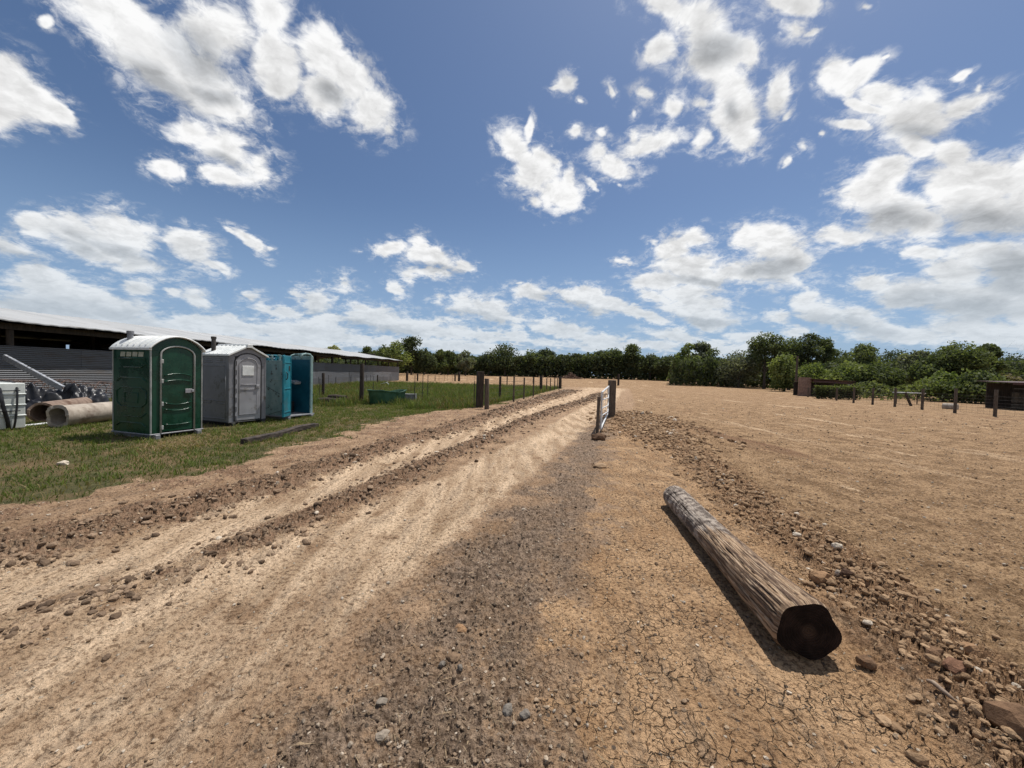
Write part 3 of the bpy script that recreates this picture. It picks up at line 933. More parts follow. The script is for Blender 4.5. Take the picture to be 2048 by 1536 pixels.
# ================================================================== materials
M_green = simple('green_plastic', (0.003, 0.032, 0.017), (0.008, 0.056, 0.030), 3, 0.30, 0.08, 0.004, dirt=(0.022, 0.050, 0.030), dirt_sc=5, dirt_lo=0.55, dirt_hi=0.8)
M_trim = simple('aluminium_trim', (0.30, 0.31, 0.29), (0.42, 0.43, 0.41), 8, 0.5, 0.05, 0.002, dirt=(0.2, 0.19, 0.16), metallic=0.2)
M_white = simple('white_roof_plastic', (0.62, 0.64, 0.62), (0.74, 0.75, 0.73), 5, 0.45, 0.05, 0.003, dirt=(0.42, 0.42, 0.38), dirt_lo=0.55)
M_greyp = simple('grey_plastic', (0.175, 0.178, 0.190), (0.225, 0.228, 0.242), 3, 0.5, 0.08, 0.004, dirt=(0.12, 0.11, 0.10), dirt_sc=3, dirt_lo=0.55)
M_greyl = simple('light_grey_plastic', (0.27, 0.268, 0.28), (0.32, 0.32, 0.332), 3, 0.5, 0.05, 0.004, dirt=(0.19, 0.18, 0.17), dirt_lo=0.58)
M_seam = simple('dark_seam', (0.02, 0.02, 0.022), (0.035, 0.035, 0.035), 5, 0.7, 0.1)
M_teal = simple('teal_plastic', (0.008, 0.135, 0.185), (0.018, 0.20, 0.26), 3, 0.42, 0.08, 0.004, dirt=(0.05, 0.13, 0.15), dirt_lo=0.58)
M_tealpale = simple('faded_teal_plastic', (0.16, 0.275, 0.275), (0.26, 0.37, 0.36), 4, 0.55, 0.1, 0.004, dirt=(0.07, 0.08, 0.075), dirt_sc=7, dirt_lo=0.56, dirt_hi=0.64, stretch=(1, 1, 0.5))
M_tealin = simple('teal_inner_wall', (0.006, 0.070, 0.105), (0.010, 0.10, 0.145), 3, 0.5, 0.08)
M_black = simple('black_plastic', (0.010, 0.010, 0.012), (0.030, 0.030, 0.033), 6, 0.38, 0.3, 0.02)
M_screen = simple('vent_screen', (0.32, 0.32, 0.24), (0.44, 0.43, 0.34), 12, 0.7, 0.1)
M_galv = simple('galvanised_steel', (0.36, 0.37, 0.38), (0.55, 0.56, 0.57), 14, 0.42, 0.06, 0.002, metallic=0.55, dirt=(0.24, 0.21, 0.18), dirt_lo=0.62)
M_whitep = simple('white_painted_metal', (0.55, 0.56, 0.56), (0.68, 0.69, 0.69), 9, 0.45, 0.05, dirt=(0.33, 0.27, 0.2), dirt_lo=0.58)
M_rust = simple('rusty_wire', (0.09, 0.045, 0.034), (0.20, 0.12, 0.09), 8, 0.8, 0.2)
M_darksteel = simple('dark_steel', (0.030, 0.026, 0.024), (0.075, 0.062, 0.052), 9, 0.7, 0.2)
M_wood = simple('weathered_post_wood', (0.060, 0.046, 0.035), (0.145, 0.112, 0.085), 12, 0.9, 0.6, 0.012, stretch=(3, 3, 0.25), dirt=(0.05, 0.038, 0.03))
M_wooddark = simple('dark_creosote_wood', (0.022, 0.016, 0.012), (0.070, 0.052, 0.038), 12, 0.9, 0.7, 0.015, stretch=(3, 3, 0.25))
M_conc = simple('concrete_pipe', (0.28, 0.235, 0.19), (0.43, 0.375, 0.31), 4, 0.9, 0.35, 0.01, dirt=(0.16, 0.115, 0.085), dirt_sc=2.2, dirt_lo=0.5)
M_concd = simple('brown_stained_pipe', (0.15, 0.10, 0.072), (0.26, 0.19, 0.145), 4, 0.9, 0.35, 0.01, dirt=(0.10, 0.055, 0.035), dirt_sc=2.2, dirt_lo=0.5)
M_poly = simple('white_poly_tank', (0.50, 0.53, 0.50), (0.64, 0.66, 0.63), 3, 0.4, 0.05, dirt=(0.36, 0.36, 0.31), dirt_lo=0.55)
M_tub = simple('green_tub_plastic', (0.022, 0.072, 0.038), (0.045, 0.115, 0.066), 4, 0.5, 0.1, dirt=(0.035, 0.06, 0.03), dirt_lo=0.56)
M_trough = simple('grey_trough_metal', (0.16, 0.17, 0.17), (0.26, 0.27, 0.26), 6, 0.6, 0.1, dirt=(0.12, 0.10, 0.08))
M_barnroof = None


def barn_materials():
    m, n, p = material('barn_roof_metal')
    co = obj_co(n)
    x, y, z = n.sep(co)
    rib = n.node('ShaderNodeTexWave', {'wave_type': 'BANDS', 'bands_direction': 'Y'}, {'Vector': co, 'Scale': 1.6}).outputs[1]
    sheet = n.node('ShaderNodeTexVoronoi', {'feature': 'F1', 'distance': 'CHEBYCHEV'}, {'Vector': n.v('MULTIPLY', co, (0.16, 1.1, 0.0)), 'Scale': 1.0, 'Randomness': 0.35})
    d = n.noise(n.v('MULTIPLY', co, (0.4, 2.0, 1)), 1.4, 6, 0.6)
    col = n.mix(n.sep(sheet.outputs['Color'])[0], (0.34, 0.345, 0.34), (0.44, 0.445, 0.44))
    col = n.mix(n.mr(d, 0.55, 0.75), col, (0.30, 0.28, 0.25))
    n.put(p.inputs['Base Color'], col)
    p.inputs['Metallic'].default_value = 0.1
    p.inputs['Roughness'].default_value = 0.6
    n.put(p.inputs['Normal'], bump(n, rib, 0.5, 0.02))
    m2, n, p = material('corrugated_siding')
    co = obj_co(n)
    rib = n.node('ShaderNodeTexWave', {'wave_type': 'BANDS', 'bands_direction': 'Z', 'wave_profile': 'SIN'}, {'Vector': co, 'Scale': 4.1}).outputs[1]
    sh = n.node('ShaderNodeTexBrick', {'offset': 0.5}, {'Vector': n.comb(n.sep(co)[1], n.sep(co)[2], 0.0), 'Color1': (0.085, 0.088, 0.096, 1), 'Color2': (0.165, 0.168, 0.178, 1), 'Mortar': (0.06, 0.06, 0.065, 1),
                                                       'Scale': 1.0, 'Mortar Size': 0.012, 'Brick Width': 3.4, 'Row Height': 0.72, 'Mortar Smooth': 0.2})
    d = n.noise(n.v('MULTIPLY', co, (1, 0.5, 2.0)), 1.5, 6, 0.6)
    col = n.mix(n.mr(d, 0.5, 0.75), sh.outputs[0], (0.10, 0.085, 0.075))
    col = n.mix(n.m('MULTIPLY', rib, 0.22), col, (0.05, 0.052, 0.06))
    n.put(p.inputs['Base Color'], col)
    p.inputs['Metallic'].default_value = 0.2
    p.inputs['Roughness'].default_value = 0.6
    n.put(p.inputs['Normal'], bump(n, rib, 0.8, 0.03))
    return m, m2


M_barnroof, M_siding = barn_materials()
M_barnwood = simple('old_barn_timber', (0.030, 0.024, 0.019), (0.075, 0.058, 0.045), 8, 0.9, 0.4, stretch=(2, 2, 0.3))

# ================================================================== barn
BA = math.atan2(59 - 14, -17.4 + 18.6) - math.pi / 2      # local +y runs along the barn, away from the viewer
barn = thing('long_barn', 'long low barn with a pale metal roof and grey corrugated siding behind the toilets', 'barn', (-17.4, 59, -0.1), BA)
LEN, WID, EAVE, RIDGE = 66.0, 12.6, 3.12, 4.18
b = MB()
b.box((0, -LEN / 2, 1.10), (0.05, LEN, 2.2))
for k in range(20):                                       # loose sheets that stand a little proud of the wall
    yy = -1.9 - k * 3.3
    b.box((0.045 + 0.01 * (k % 3), yy, 0.42 + 0.02 * (k % 2)), (0.03, 3.2, 0.80 + 0.06 * (k % 4)))
b.build('siding', M_siding, barn)
b = MB()
b.box((-WID, -8, 1.05), (0.05, 16, 2.1))
for k_ in range(9):
    b.box((-WID, -16 - 2.75 - k_ * 5.6, 1.58), (0.05, 5.56 - 0.5 * (k_ % 4 == 2), 3.16 - 0.3 * (k_ % 5 == 3)))
b.build('rear_siding', M_siding, barn)
for s_, nm in ((1, 'roof'), (-1, 'roof')):
    b = MB()
    hw = WID / 2 + 0.5
    n_ = int(LEN / 0.25)
    vs, fs = [], []
    for i in range(n_ + 1):
        y_ = 0.35 - (LEN + 0.7) * i / n_
        dz_ = 0.018 if i % 2 else 0.0
        sag = 0.05 * math.sin(i * 0.07) + 0.03 * math.sin(i * 0.31)
        for q, (xx, zz) in enumerate(((0, RIDGE), (hw / 2, (RIDGE + EAVE) / 2), (hw, EAVE))):
            vs.append((-WID / 2 + s_ * xx, y_, zz + dz_ + sag * (0.4 + 0.3 * q)))
            vs.append((-WID / 2 + s_ * xx, y_, zz + dz_ + sag * (0.4 + 0.3 * q) - 0.04))
    for i in range(n_):
        for q in range(2):
            a0 = i * 6 + q * 2
            fs += [(a0, a0 + 2, a0 + 8, a0 + 6), (a0 + 1, a0 + 7, a0 + 9, a0 + 3)]
        a0 = i * 6
        fs += [(a0 + 4, a0 + 5, a0 + 11, a0 + 10)]
    for i in (0, n_):
        a0 = i * 6
        fs += [(a0, a0 + 1, a0 + 3, a0 + 2), (a0 + 2, a0 + 3, a0 + 5, a0 + 4)]
    b.add(vs, fs)
    b.build(nm, M_barnroof, barn)
b = MB()
b.box((-0.10, -LEN / 2, EAVE - 0.20), (0.10, LEN, 0.22)).build('eave_beam', M_barnwood, barn)
b = MB()
b.box((-WID + 0.1, -LEN / 2, EAVE - 0.20), (0.10, LEN, 0.22)).build('eave_beam', M_barnwood, barn)
M_under = simple('painted_roof_shade', (0.012, 0.011, 0.010), (0.030, 0.026, 0.022), 3, 0.9, 0.1)  # added dark sheet: the shade under the roof painted as its colour
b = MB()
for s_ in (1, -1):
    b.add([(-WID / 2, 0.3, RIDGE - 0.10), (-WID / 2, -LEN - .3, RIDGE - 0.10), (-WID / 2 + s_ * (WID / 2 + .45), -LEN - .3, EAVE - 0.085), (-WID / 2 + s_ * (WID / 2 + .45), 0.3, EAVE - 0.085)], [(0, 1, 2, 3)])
b.build('roof_shade_sheet', M_under, barn)
for k in range(17):
    for xx in (-0.12, -WID / 2, -WID + 0.14):
        zt = EAVE - 0.32 if xx != -WID / 2 else RIDGE - 0.2
        b = MB()
        b.path([(xx, -0.15 - k * 4.05, -0.2), (xx, -0.15 - k * 4.05, zt)], 0.10, 8)
        b.build('post', M_barnwood, barn)
b = MB()
for k in range(34):
    y_ = -0.3 - k * 2.0
    for s_ in (1, -1):
        b.path([(-WID / 2, y_, RIDGE - 0.16), (-WID / 2 + s_ * (WID / 2 + 0.3), y_, EAVE - 0.07)], 0.06, 4)
b.build('rafters', M_barnwood, barn)
b = MB()
r0 = random.Random(3)
for k in range(16):                                       # pens and stored fodder in the dim interior
    y_ = -3 - k * 3.9
    if k % 3:
        b = MB()
        b.box((-WID + 1.4, y_ + 0.6, 1.1), (1.6, r0.uniform(1.4, 3.2), r0.uniform(1.8, 3.0)))
        b.build('stored_fodder', M_barnwood, barn)
b = MB()
for y_ in (-0.1,):
    b.box((-WID / 2, y_, 3.62), (WID * 0.42, 0.04, 1.0))
b.build('gable_boards', M_barnwood, barn)

# ================================================================== portable toilets


def arch(w_, z0, z1, zt, n=14, x0=0.0):
    """Outline: straight sides from z0 to z1, elliptic head to zt."""
    pts = [(x0 - w_ / 2, z0), (x0 - w_ / 2, z1)]
    for i in range(1, n):
        a = math.pi - math.pi * i / n
        pts.append((x0 + w_ / 2 * math.cos(a), z1 + (zt - z1) * math.sin(a)))
    pts += [(x0 + w_ / 2, z1), (x0 + w_ / 2, z0)]
    return pts


def ridge_(b, pts, r, M=None):
    pts = [Vector(p) for p in pts]
    if M is not None:
        pts = [M @ p for p in pts]
    b.path(pts, r, 6)


def shell(b, w_, d_, z0, z1, t=0.03, front=None, side_t=None):
    """Left, right and back walls of a cabin; the front stays open (front at y = -d/2)."""
    b.box((-w_ / 2 + t / 2, 0, (z0 + z1) / 2), (t, d_, z1 - z0))
    b.box((w_ / 2 - t / 2, 0, (z0 + z1) / 2), (t, d_, z1 - z0))
    b.box((0, d_ / 2 - t / 2, (z0 + z1) / 2), (w_ - 2 * t, t, z1 - z0))


def corner(px, py, rz, w_, d_):
    c = at(px, py)
    fx = Vector((math.cos(rz), math.sin(rz), 0))
    ny = Vector((-math.sin(rz), math.cos(rz), 0))
    return c + fx * (w_ / 2) + ny * (d_ / 2)


# ---- green cabin
W1, D1, RZ1 = 1.07, 1.28, R(73)
c1 = corner(301, 879, RZ1, W1, D1)
g = thing('portable_toilet', 'dark green portable toilet with an arched door and rounded white roof', 'portable toilet', c1, RZ1, 'portable toilets in a row')
b = MB()
shell(b, W1, D1, 0.10, 2.0)
fr = -D1 / 2
# front wall around the door: two jamb panels and an arched head
for s_ in (-1, 1):
    b.box((s_ * (W1 / 2 - 0.115), fr + 0.02, 1.02), (0.17, 0.04, 1.84))
head = [(-W1 / 2 + 0.03, 1.93), (-0.34, 1.93)] + [(0.34 * math.cos(math.pi - math.pi * i / 12), 1.93 + 0.16 * math.sin(math.pi * i / 12)) for i in range(1, 12)] + [(0.34, 1.93), (W1 / 2 - 0.03, 1.93), (W1 / 2 - 0.03, 1.99), (0.36, 1.99), (0.24, 2.14), (0, 2.17), (-0.24, 2.14), (-0.36, 1.99), (-W1 / 2 + 0.03, 1.99)]
b.prism(head, fr + 0.002, fr + 0.038)
b.build('cabin', M_green, g, bevel=0.006)
# embossed ribs on the side that faces the viewer and on the far one
for s_ in (-1, 1):
    b = MB()
    xs = s_ * (W1 / 2 + 0.002)
    q = lambda y_, z_: (xs, y_, z_)
    ym = D1 / 2 - 0.14
    ridge_(b, [q(-ym, 1.68), q(-ym + 0.16, 1.60), q(ym - 0.25, 1.60)], 0.013)
    ridge_(b, [q(-ym, 1.28), q(-ym + 0.14, 1.36), q(ym - 0.14, 1.36), q(ym, 1.28)], 0.016)
    ridge_(b, [q(-ym, 1.05), q(-ym + 0.16, 1.14), q(ym - 0.16, 1.14), q(ym, 1.05), q(ym, 0.80), q(ym - 0.16, 0.70), q(-ym + 0.16, 0.70), q(-ym, 0.80), q(-ym, 1.05)], 0.014)
    ridge_(b, [q(-0.22, 1.02), q(0.22, 1.02), q(0.22, 0.80), q(-0.22, 0.80), q(-0.22, 1.02)], 0.010)
    ridge_(b, [q(-ym, 0.58), q(-ym + 0.16, 0.48), q(ym - 0.25, 0.48)], 0.013)
    ridge_(b, [q(-ym, 0.26), q(-ym + 0.14, 0.34), q(ym - 0.14, 0.34), q(ym, 0.26)], 0.016)
    b.box((xs, 0, 1.80), (0.016, D1 - 0.34, 0.03))
    b.build('embossed_panel', M_green, g, smooth=True)
    b = MB()
    for k in range(4):
        y0 = -0.40 + k * 0.205
        sh_ = 0.03 * s_
        b.add([(xs + s_ * 0.004, y0, 1.84), (xs + s_ * 0.004, y0 + 0.16, 1.84), (xs + s_ * 0.004, y0 + 0.14, 1.945), (xs + s_ * 0.004, y0 - 0.02, 1.945),
               (xs - s_ * 0.01, y0, 1.84), (xs - s_ * 0.01, y0 + 0.16, 1.84), (xs - s_ * 0.01, y0 + 0.14, 1.945), (xs - s_ * 0.01, y0 - 0.02, 1.945)],
              [(0, 1, 2, 3), (4, 7, 6, 5), (0, 4, 5, 1), (2, 6, 7, 3), (1, 5, 6, 2), (0, 3, 7, 4)])
    b.build('vent_window', M_screen, g)
b = MB()
b.prism(arch(0.64, 0.14, 1.90, 2.07), fr - 0.012, fr + 0.02)
door = b.build('door', M_green, g, bevel=0.004)
b = MB()
for z0, amp in ((1.42, 0.05), (1.28, 0.04), (0.80, -0.05), (0.66, -0.05), (0.30, -0.02)):
    b = MB()
    b.path([(x_ * 0.28, fr - 0.016, z0 + amp * (1 - x_ * x_)) for x_ in np.linspace(-1, 1, 9)], 0.014, 6)
    b.build('rib', M_green, door, smooth=True)
b = MB()
b.box((0.22, fr - 0.025, 1.06), (0.15, 0.02, 0.10))
b.box((0.30, fr - 0.040, 1.06), (0.05, 0.03, 0.06))
b.build('latch', M_greyl, door, bevel=0.006)
for z_ in (1.75, 1.30, 0.78, 0.24):
    b = MB()
    b.box((-0.325, fr - 0.022, z_), (0.05, 0.022, 0.09)).build('hinge', M_trim, door, bevel=0.004)
b = MB()
b.path([(x_, fr - 0.018, z_) for x_, z_ in arch(0.70, 0.12, 1.90, 2.105)], 0.020, 6)
b.build('door_frame', M_trim, g, smooth=True)
for sx in (-1, 1):
    for sy in (-1, 1):
        b = MB()
        b.box((sx * (W1 / 2 - 0.004), sy * (D1 / 2 - 0.004), 1.06), (0.03, 0.03, 1.88)).build('corner_trim', M_trim, g, bevel=0.006)
b = MB()
n_ = 18
hw = W1 / 2 + 0.035
prof = [(hw * math.cos(math.pi - math.pi * i / n_), 2.04 + 0.30 * math.sin(math.pi * i / n_) ** 1.7) for i in range(n_ + 1)]
vs, fs = [], []
ys = []
y_ = -D1 / 2 - 0.045
rib_y = [-0.50, -0.30, -0.10, 0.10, 0.30, 0.50]
yl = [-D1 / 2 - 0.045, -D1 / 2 - 0.02]
for r_ in rib_y:
    yl += [r_ - 0.035, r_ - 0.022, r_ + 0.022, r_ + 0.035]
yl += [D1 / 2 + 0.02, D1 / 2 + 0.045]
hh = [0, 0] + [0, 0.022, 0.022, 0] * 6 + [0, 0]
for y_, h_ in zip(yl, hh):
    for x_, z_ in prof:
        k_ = 1 + h_ / 0.6
        vs.append((x_ * (1 + h_ * 0.5), y_, z_ + h_ * (z_ > 2.06)))
m1 = len(prof)
for i in range(len(yl) - 1):
    for j in range(m1 - 1):
        fs.append((i * m1 + j, i * m1 + j + 1, (i + 1) * m1 + j + 1, (i + 1) * m1 + j))
b.add(vs, fs)
b.box((-hw + 0.01, 0, 2.015), (0.045, D1 + 0.09, 0.045))
b.box((hw - 0.01, 0, 2.015), (0.045, D1 + 0.09, 0.045))
roof1 = b.build('roof', M_white, g)
b = MB()
b.prism([(x_ * 0.93, z_ - 0.035) for x_, z_ in prof[1:-1]] + [(0.5, 1.98), (-0.5, 1.98)], fr + 0.006, fr + 0.034)
b.build('gable', M_green, g)
b = MB()
b.prism([(x_ * 0.93, z_ - 0.035) for x_, z_ in prof[1:-1]] + [(0.5, 1.98), (-0.5, 1.98)], D1 / 2 - 0.034, D1 / 2 - 0.006)
b.build('gable', M_green, g)
b = MB()
b.path([(x_ * 1.012, -D1 / 2 - 0.055, z_ - 0.012) for x_, z_ in prof], 0.02, 6)
b.build('roof_edge', M_white, roof1, smooth=True)
b = MB()
b.path([(-0.33, D1 / 2 - 0.22, 2.0), (-0.33, D1 / 2 - 0.22, 2.42)], 0.055, 14)
b.path([(-0.33, D1 / 2 - 0.22, 2.38), (-0.33, D1 / 2 - 0.22, 2.44)], 0.068, 14)
b.build('vent_pipe', M_greyp, g, smooth=True, auto=40)
b = MB()
for s_ in (-1, 1):
    b.box((s_ * (W1 / 2 - 0.10), 0, 0.03), (0.10, D1 + 0.16, 0.12))
b.box((0, 0, 0.10), (W1 + 0.06, D1 + 0.06, 0.03))
b.build('skid_base', M_greyp, g, bevel=0.008)

# ---- grey cabin
W2, D2, RZ2 = 1.08, 1.22, R(70)
c2 = corner(457, 853, RZ2, W2, D2)
g = thing('portable_toilet', 'grey portable toilet with a closed door and peaked white roof', 'portable toilet', c2, RZ2, 'portable toilets in a row')
fr = -D2 / 2
b = MB()
shell(b, W2, D2, 0.10, 2.0)
for s_ in (-1, 1):
    b.box((s_ * (W2 / 2 - 0.10), fr + 0.02, 1.03), (0.14, 0.04, 1.86))
b.prism([(-W2 / 2 + 0.03, 1.96), (W2 / 2 - 0.03, 1.96), (W2 / 2 - 0.03, 2.0), (0.0, 2.24), (-W2 / 2 + 0.03, 2.0)], fr + 0.002, fr + 0.038)
b.prism([(-W2 / 2 + 0.03, 1.96), (W2 / 2 - 0.03, 1.96), (W2 / 2 - 0.03, 2.0), (0.0, 2.24), (-W2 / 2 + 0.03, 2.0)], D2 / 2 - 0.03, D2 / 2 - 0.004)
b.build('cabin', M_greyp, g, bevel=0.006)
for s_ in (-1, 1):
    b = MB()
    xs = s_ * (W2 / 2 + 0.002)
    for y0 in (-0.28, 0.28):
        for z_ in (1.78, 1.84, 1.90):
            b.box((xs, y0, z_), (0.022, 0.42, 0.028))
    b.build('vent_louvre', M_greyp, g, bevel=0.004)
    b = MB()
    ym = D2 / 2 - 0.13
    q = lambda y_, z_: (xs, y_, z_)
    ridge_(b, [q(-ym, 1.68), q(ym, 1.68)], 0.012)
    ridge_(b, [q(-ym, 0.70), q(ym, 0.70)], 0.014)
    ridge_(b, [q(-ym, 0.62), q(-0.14, 0.62), q(-0.08, 0.70), q(0.08, 0.70), q(0.14, 0.62), q(ym, 0.62)], 0.012)
    ridge_(b, [q(-ym, 0.20), q(ym, 0.20)], 0.014)
    ridge_(b, [q(-ym, 0.20), q(-ym, 1.68)], 0.010)
    ridge_(b, [q(ym, 0.20), q(ym, 1.68)], 0.010)
    b.build('embossed_panel', M_greyp, g, smooth=True)
b = MB()
b.prism(arch(0.74, 0.14, 1.78, 2.03), fr - 0.012, fr + 0.02)
door = b.build('door', M_greyl, g, bevel=0.004)
b = MB()
b.path([(x_, fr - 0.014, z_) for x_, z_ in arch(0.54, 0.30, 1.72, 1.92)] + [(-0.27, fr - 0.014, 0.30)], 0.013, 6)
b.path([(-0.22, fr - 0.014, 1.16), (0.22, fr - 0.014, 1.16)], 0.011, 6)
b.path([(-0.22, fr - 0.014, 1.02), (0.22, fr - 0.014, 1.02)], 0.011, 6)
b.build('rib', M_greyl, door, smooth=True)
b = MB()
b.box((-0.01, fr - 0.018, 1.56), (0.34, 0.014, 0.28))
b.build('blank_notice_plate', M_white, door, bevel=0.006)
b = MB()
b.box((0.27, fr - 0.03, 1.10), (0.11, 0.03, 0.10))
b.path([(0.27, fr - 0.05, 1.10), (0.27, fr - 0.03, 1.10)], 0.035, 10)
b.build('latch', M_greyl, door, bevel=0.006)
b = MB()                                                    # toothed hinge line along the left door edge
z_ = 0.14
k = 0
pts = []
while z_ < 1.8:
    x_ = -0.40 if k % 2 else -0.345
    pts += [(x_, fr - 0.016, z_), (x_, fr - 0.016, z_ + 0.13)]
    z_ += 0.13
    k += 1
b.path(pts, 0.009, 4)
b.build('hinge', M_seam, door)
b = MB()
b.path([(x_, fr - 0.006, z_) for x_, z_ in arch(0.79, 0.12, 1.78, 2.06)], 0.012, 6)
b.build('door_frame', M_seam, g, smooth=True)
for sx in (-1, 1):
    for sy in (-1, 1):
        b = MB()
        b.box((sx * (W2 / 2 - 0.012), sy * (D2 / 2 - 0.012), 1.05), (0.045, 0.045, 1.88)).build('corner_post', M_greyp, g, bevel=0.012)
b = MB()
hw = W2 / 2 + 0.05
for s_ in (-1, 1):
    b.add([(0, fr - 0.06, 2.30), (0, -fr + 0.05, 2.30), (s_ * hw, -fr + 0.05, 2.01), (s_ * hw, fr - 0.06, 2.01),
           (0, fr - 0.06, 2.25), (0, -fr + 0.05, 2.25), (s_ * hw, -fr + 0.05, 1.96), (s_ * hw, fr - 0.06, 1.96)],
          [(0, 1, 2, 3), (4, 7, 6, 5), (0, 3, 7, 4), (1, 5, 6, 2), (2, 6, 7, 3), (0, 4, 5, 1)])
    for k in range(7):
        y_ = fr + 0.08 + k * 0.175
        b.path([(0, y_, 2.305), (s_ * (hw - 0.03), y_, 2.022)], 0.018, 6)
b.path([(0, fr - 0.06, 2.30), (0, -fr + 0.05, 2.30)], 0.035, 8)
b.box((0, fr - 0.055, 2.27), (0.16, 0.05, 0.10))
b.build('roof', M_white, g, bevel=0.004)
b = MB()
b.path([(-0.36, D2 / 2 - 0.30, 2.0), (-0.36, D2 / 2 - 0.30, 2.50)], 0.055, 14)
b.path([(-0.36, D2 / 2 - 0.30, 2.45), (-0.36, D2 / 2 - 0.30, 2.52)], 0.066, 14)
b.build('vent_pipe', M_darksteel, g, smooth=True, auto=40)
b = MB()
for s_ in (-1, 1):
    b.box((s_ * (W2 / 2 - 0.10), 0, 0.03), (0.10, D2 + 0.14, 0.12))
b.box((0, 0, 0.10), (W2 + 0.05, D2 + 0.05, 0.03))
b.build('skid_base', M_seam, g, bevel=0.008)

# ---- teal cabin, roof gone, door swung open
W3, D3, RZ3 = 1.12, 1.22, R(72)
c3 = corner(569, 840, RZ3, W3, D3)
g = thing('portable_toilet', 'faded teal portable toilet with its door hanging open and roof missing', 'portable toilet', c3, RZ3, 'portable toilets in a row')
fr = -D3 / 2
b = MB()
b.box((-W3 / 2 + 0.015, 0, 1.0), (0.03, D3, 1.76))
b.box((W3 / 2 - 0.015, 0, 1.10), (0.03, D3, 2.0))
b.box((0, D3 / 2 - 0.015, 1.05), (W3 - 0.06, 0.03, 1.86))
b.build('cabin', M_tealpale, g, bevel=0.006)
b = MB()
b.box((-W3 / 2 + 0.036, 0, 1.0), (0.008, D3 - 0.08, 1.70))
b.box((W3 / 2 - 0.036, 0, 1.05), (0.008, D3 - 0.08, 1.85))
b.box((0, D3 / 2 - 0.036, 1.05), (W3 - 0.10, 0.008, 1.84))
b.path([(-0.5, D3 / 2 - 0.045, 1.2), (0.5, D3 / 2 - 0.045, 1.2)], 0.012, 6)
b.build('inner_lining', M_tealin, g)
b = MB()
b.box((-W3 / 2 + 0.10, fr + 0.02, 1.05), (0.17, 0.04, 1.86))
b.box((W3 / 2 - 0.06, fr + 0.02, 1.10), (0.09, 0.05, 2.0))
b.build('front_post', M_tealpale, g, bevel=0.01)
b = MB()
xs = -W3 / 2 - 0.002
b.box((xs, 0, 1.88), (0.03, D3, 0.04))
b.path([(xs, fr + 0.05, 1.28), (xs, -fr - 0.05, 1.28)], 0.012, 6)
for y_ in (fr + 0.06, -fr - 0.06):
    b.path([(xs, y_, 0.14), (xs, y_, 1.88)], 0.016, 6)
b.build('side_rail', M_tealpale, g)
b = MB()
b.path([(xs - 0.004, -0.42, 0.82), (xs - 0.004, 0.30, 1.10)], 0.006, 5)
b.build('long_scratch', M_seam, g)
b = MB()
b.path([(xs - 0.004, -0.50, 0.30), (xs - 0.004, 0.05, 0.14)], 0.006, 5)
b.build('long_scratch', M_seam, g)
r0 = random.Random(8)
for k in range(7):                                         # torn roof brackets and vent frames left on the wall tops
    y_ = fr + 0.10 + k * 0.17
    b = MB()
    b.box((-W3 / 2 + 0.05, y_, 1.98), (0.05, 0.05, 0.18), ry=r0.uniform(-.3, .3))
    b.box((-W3 / 2 + 0.05, y_ + 0.03, 2.06), (0.10, 0.10, 0.035), rz=r0.uniform(-1, 1), rx=r0.uniform(-.5, .5))
    b.build('torn_bracket', M_tealpale if k % 2 else M_teal, g, bevel=0.005)
b = MB()
for k in range(5):
    b.box((-0.45 + k * 0.22, D3 / 2 - 0.03, 2.02), (0.05, 0.05, 0.14))
b.box((0, D3 / 2 - 0.03, 2.08), (W3 - 0.1, 0.05, 0.04))
b.build('rear_vent_frame', M_teal, g, bevel=0.004)
b = MB()
pts = [(0.06, 2.02), (0.12, 2.13), (0.25, 2.17), (0.44, 2.15), (0.54, 2.04), (0.55, 1.90)]
b.path([(x_, fr + 0.02, z_) for x_, z_ in pts], 0.030, 8)
b.path([(x_, fr + 0.5, z_ - 0.03) for x_, z_ in pts], 0.022, 8)
b.path([(0.25, fr + 0.02, 2.17), (0.25, fr + 0.5, 2.14)], 0.02, 8)
b.path([(0.44, fr + 0.02, 2.15), (0.44, fr + 0.5, 2.12)], 0.02, 8)
b.build('roof_remnant', M_tealpale, g, smooth=True)
hinge_x = -W3 / 2 + 0.20
T = Matrix.Translation((hinge_x, fr - 0.01, 0)) @ Matrix.Rotation(R(-152), 4, 'Z')
b = MB()
b.box((0.30, 0, 1.09), (0.60, 0.035, 1.92), M=T)
door = b.build('door', M_teal, g, bevel=0.008, label=None) if False else b.build('door', M_teal, g, bevel=0.008)
b = MB()
for z_ in (0.28, 1.02, 1.84):
    b.box((0.30, 0.022, z_), (0.54, 0.02, 0.03), M=T)
    b.box((0.30, -0.022, z_), (0.54, 0.02, 0.03), M=T)
for x_ in (0.04, 0.56):
    b.box((x_, 0.022, 1.08), (0.035, 0.02, 1.86), M=T)
    b.box((x_, -0.022, 1.08), (0.035, 0.02, 1.86), M=T)
b.build('rib', M_teal, door, bevel=0.004)
b = MB()
b.path([T @ Vector((0.46, 0.04, 1.30)), T @ Vector((0.42, 0.07, 1.36)), T @ Vector((0.42, 0.07, 1.48)), T @ Vector((0.46, 0.04, 1.54))], 0.014, 6)
b.path([T @ Vector((0.46, -0.04, 1.30)), T @ Vector((0.42, -0.07, 1.36)), T @ Vector((0.42, -0.07, 1.48)), T @ Vector((0.46, -0.04, 1.54))], 0.014, 6)
b.build('handle', M_black, door, smooth=True)
b = MB()
b.box((0.16, 0.022, 1.66), (0.09, 0.012, 0.16), M=T)
b.box((0.16, -0.022, 1.66), (0.09, 0.012, 0.16), M=T)
b.build('dark_notice_plate', M_seam, door)
b = MB()
b.box((0.20, 0.30, 0.30), (0.50, 0.44, 0.42))
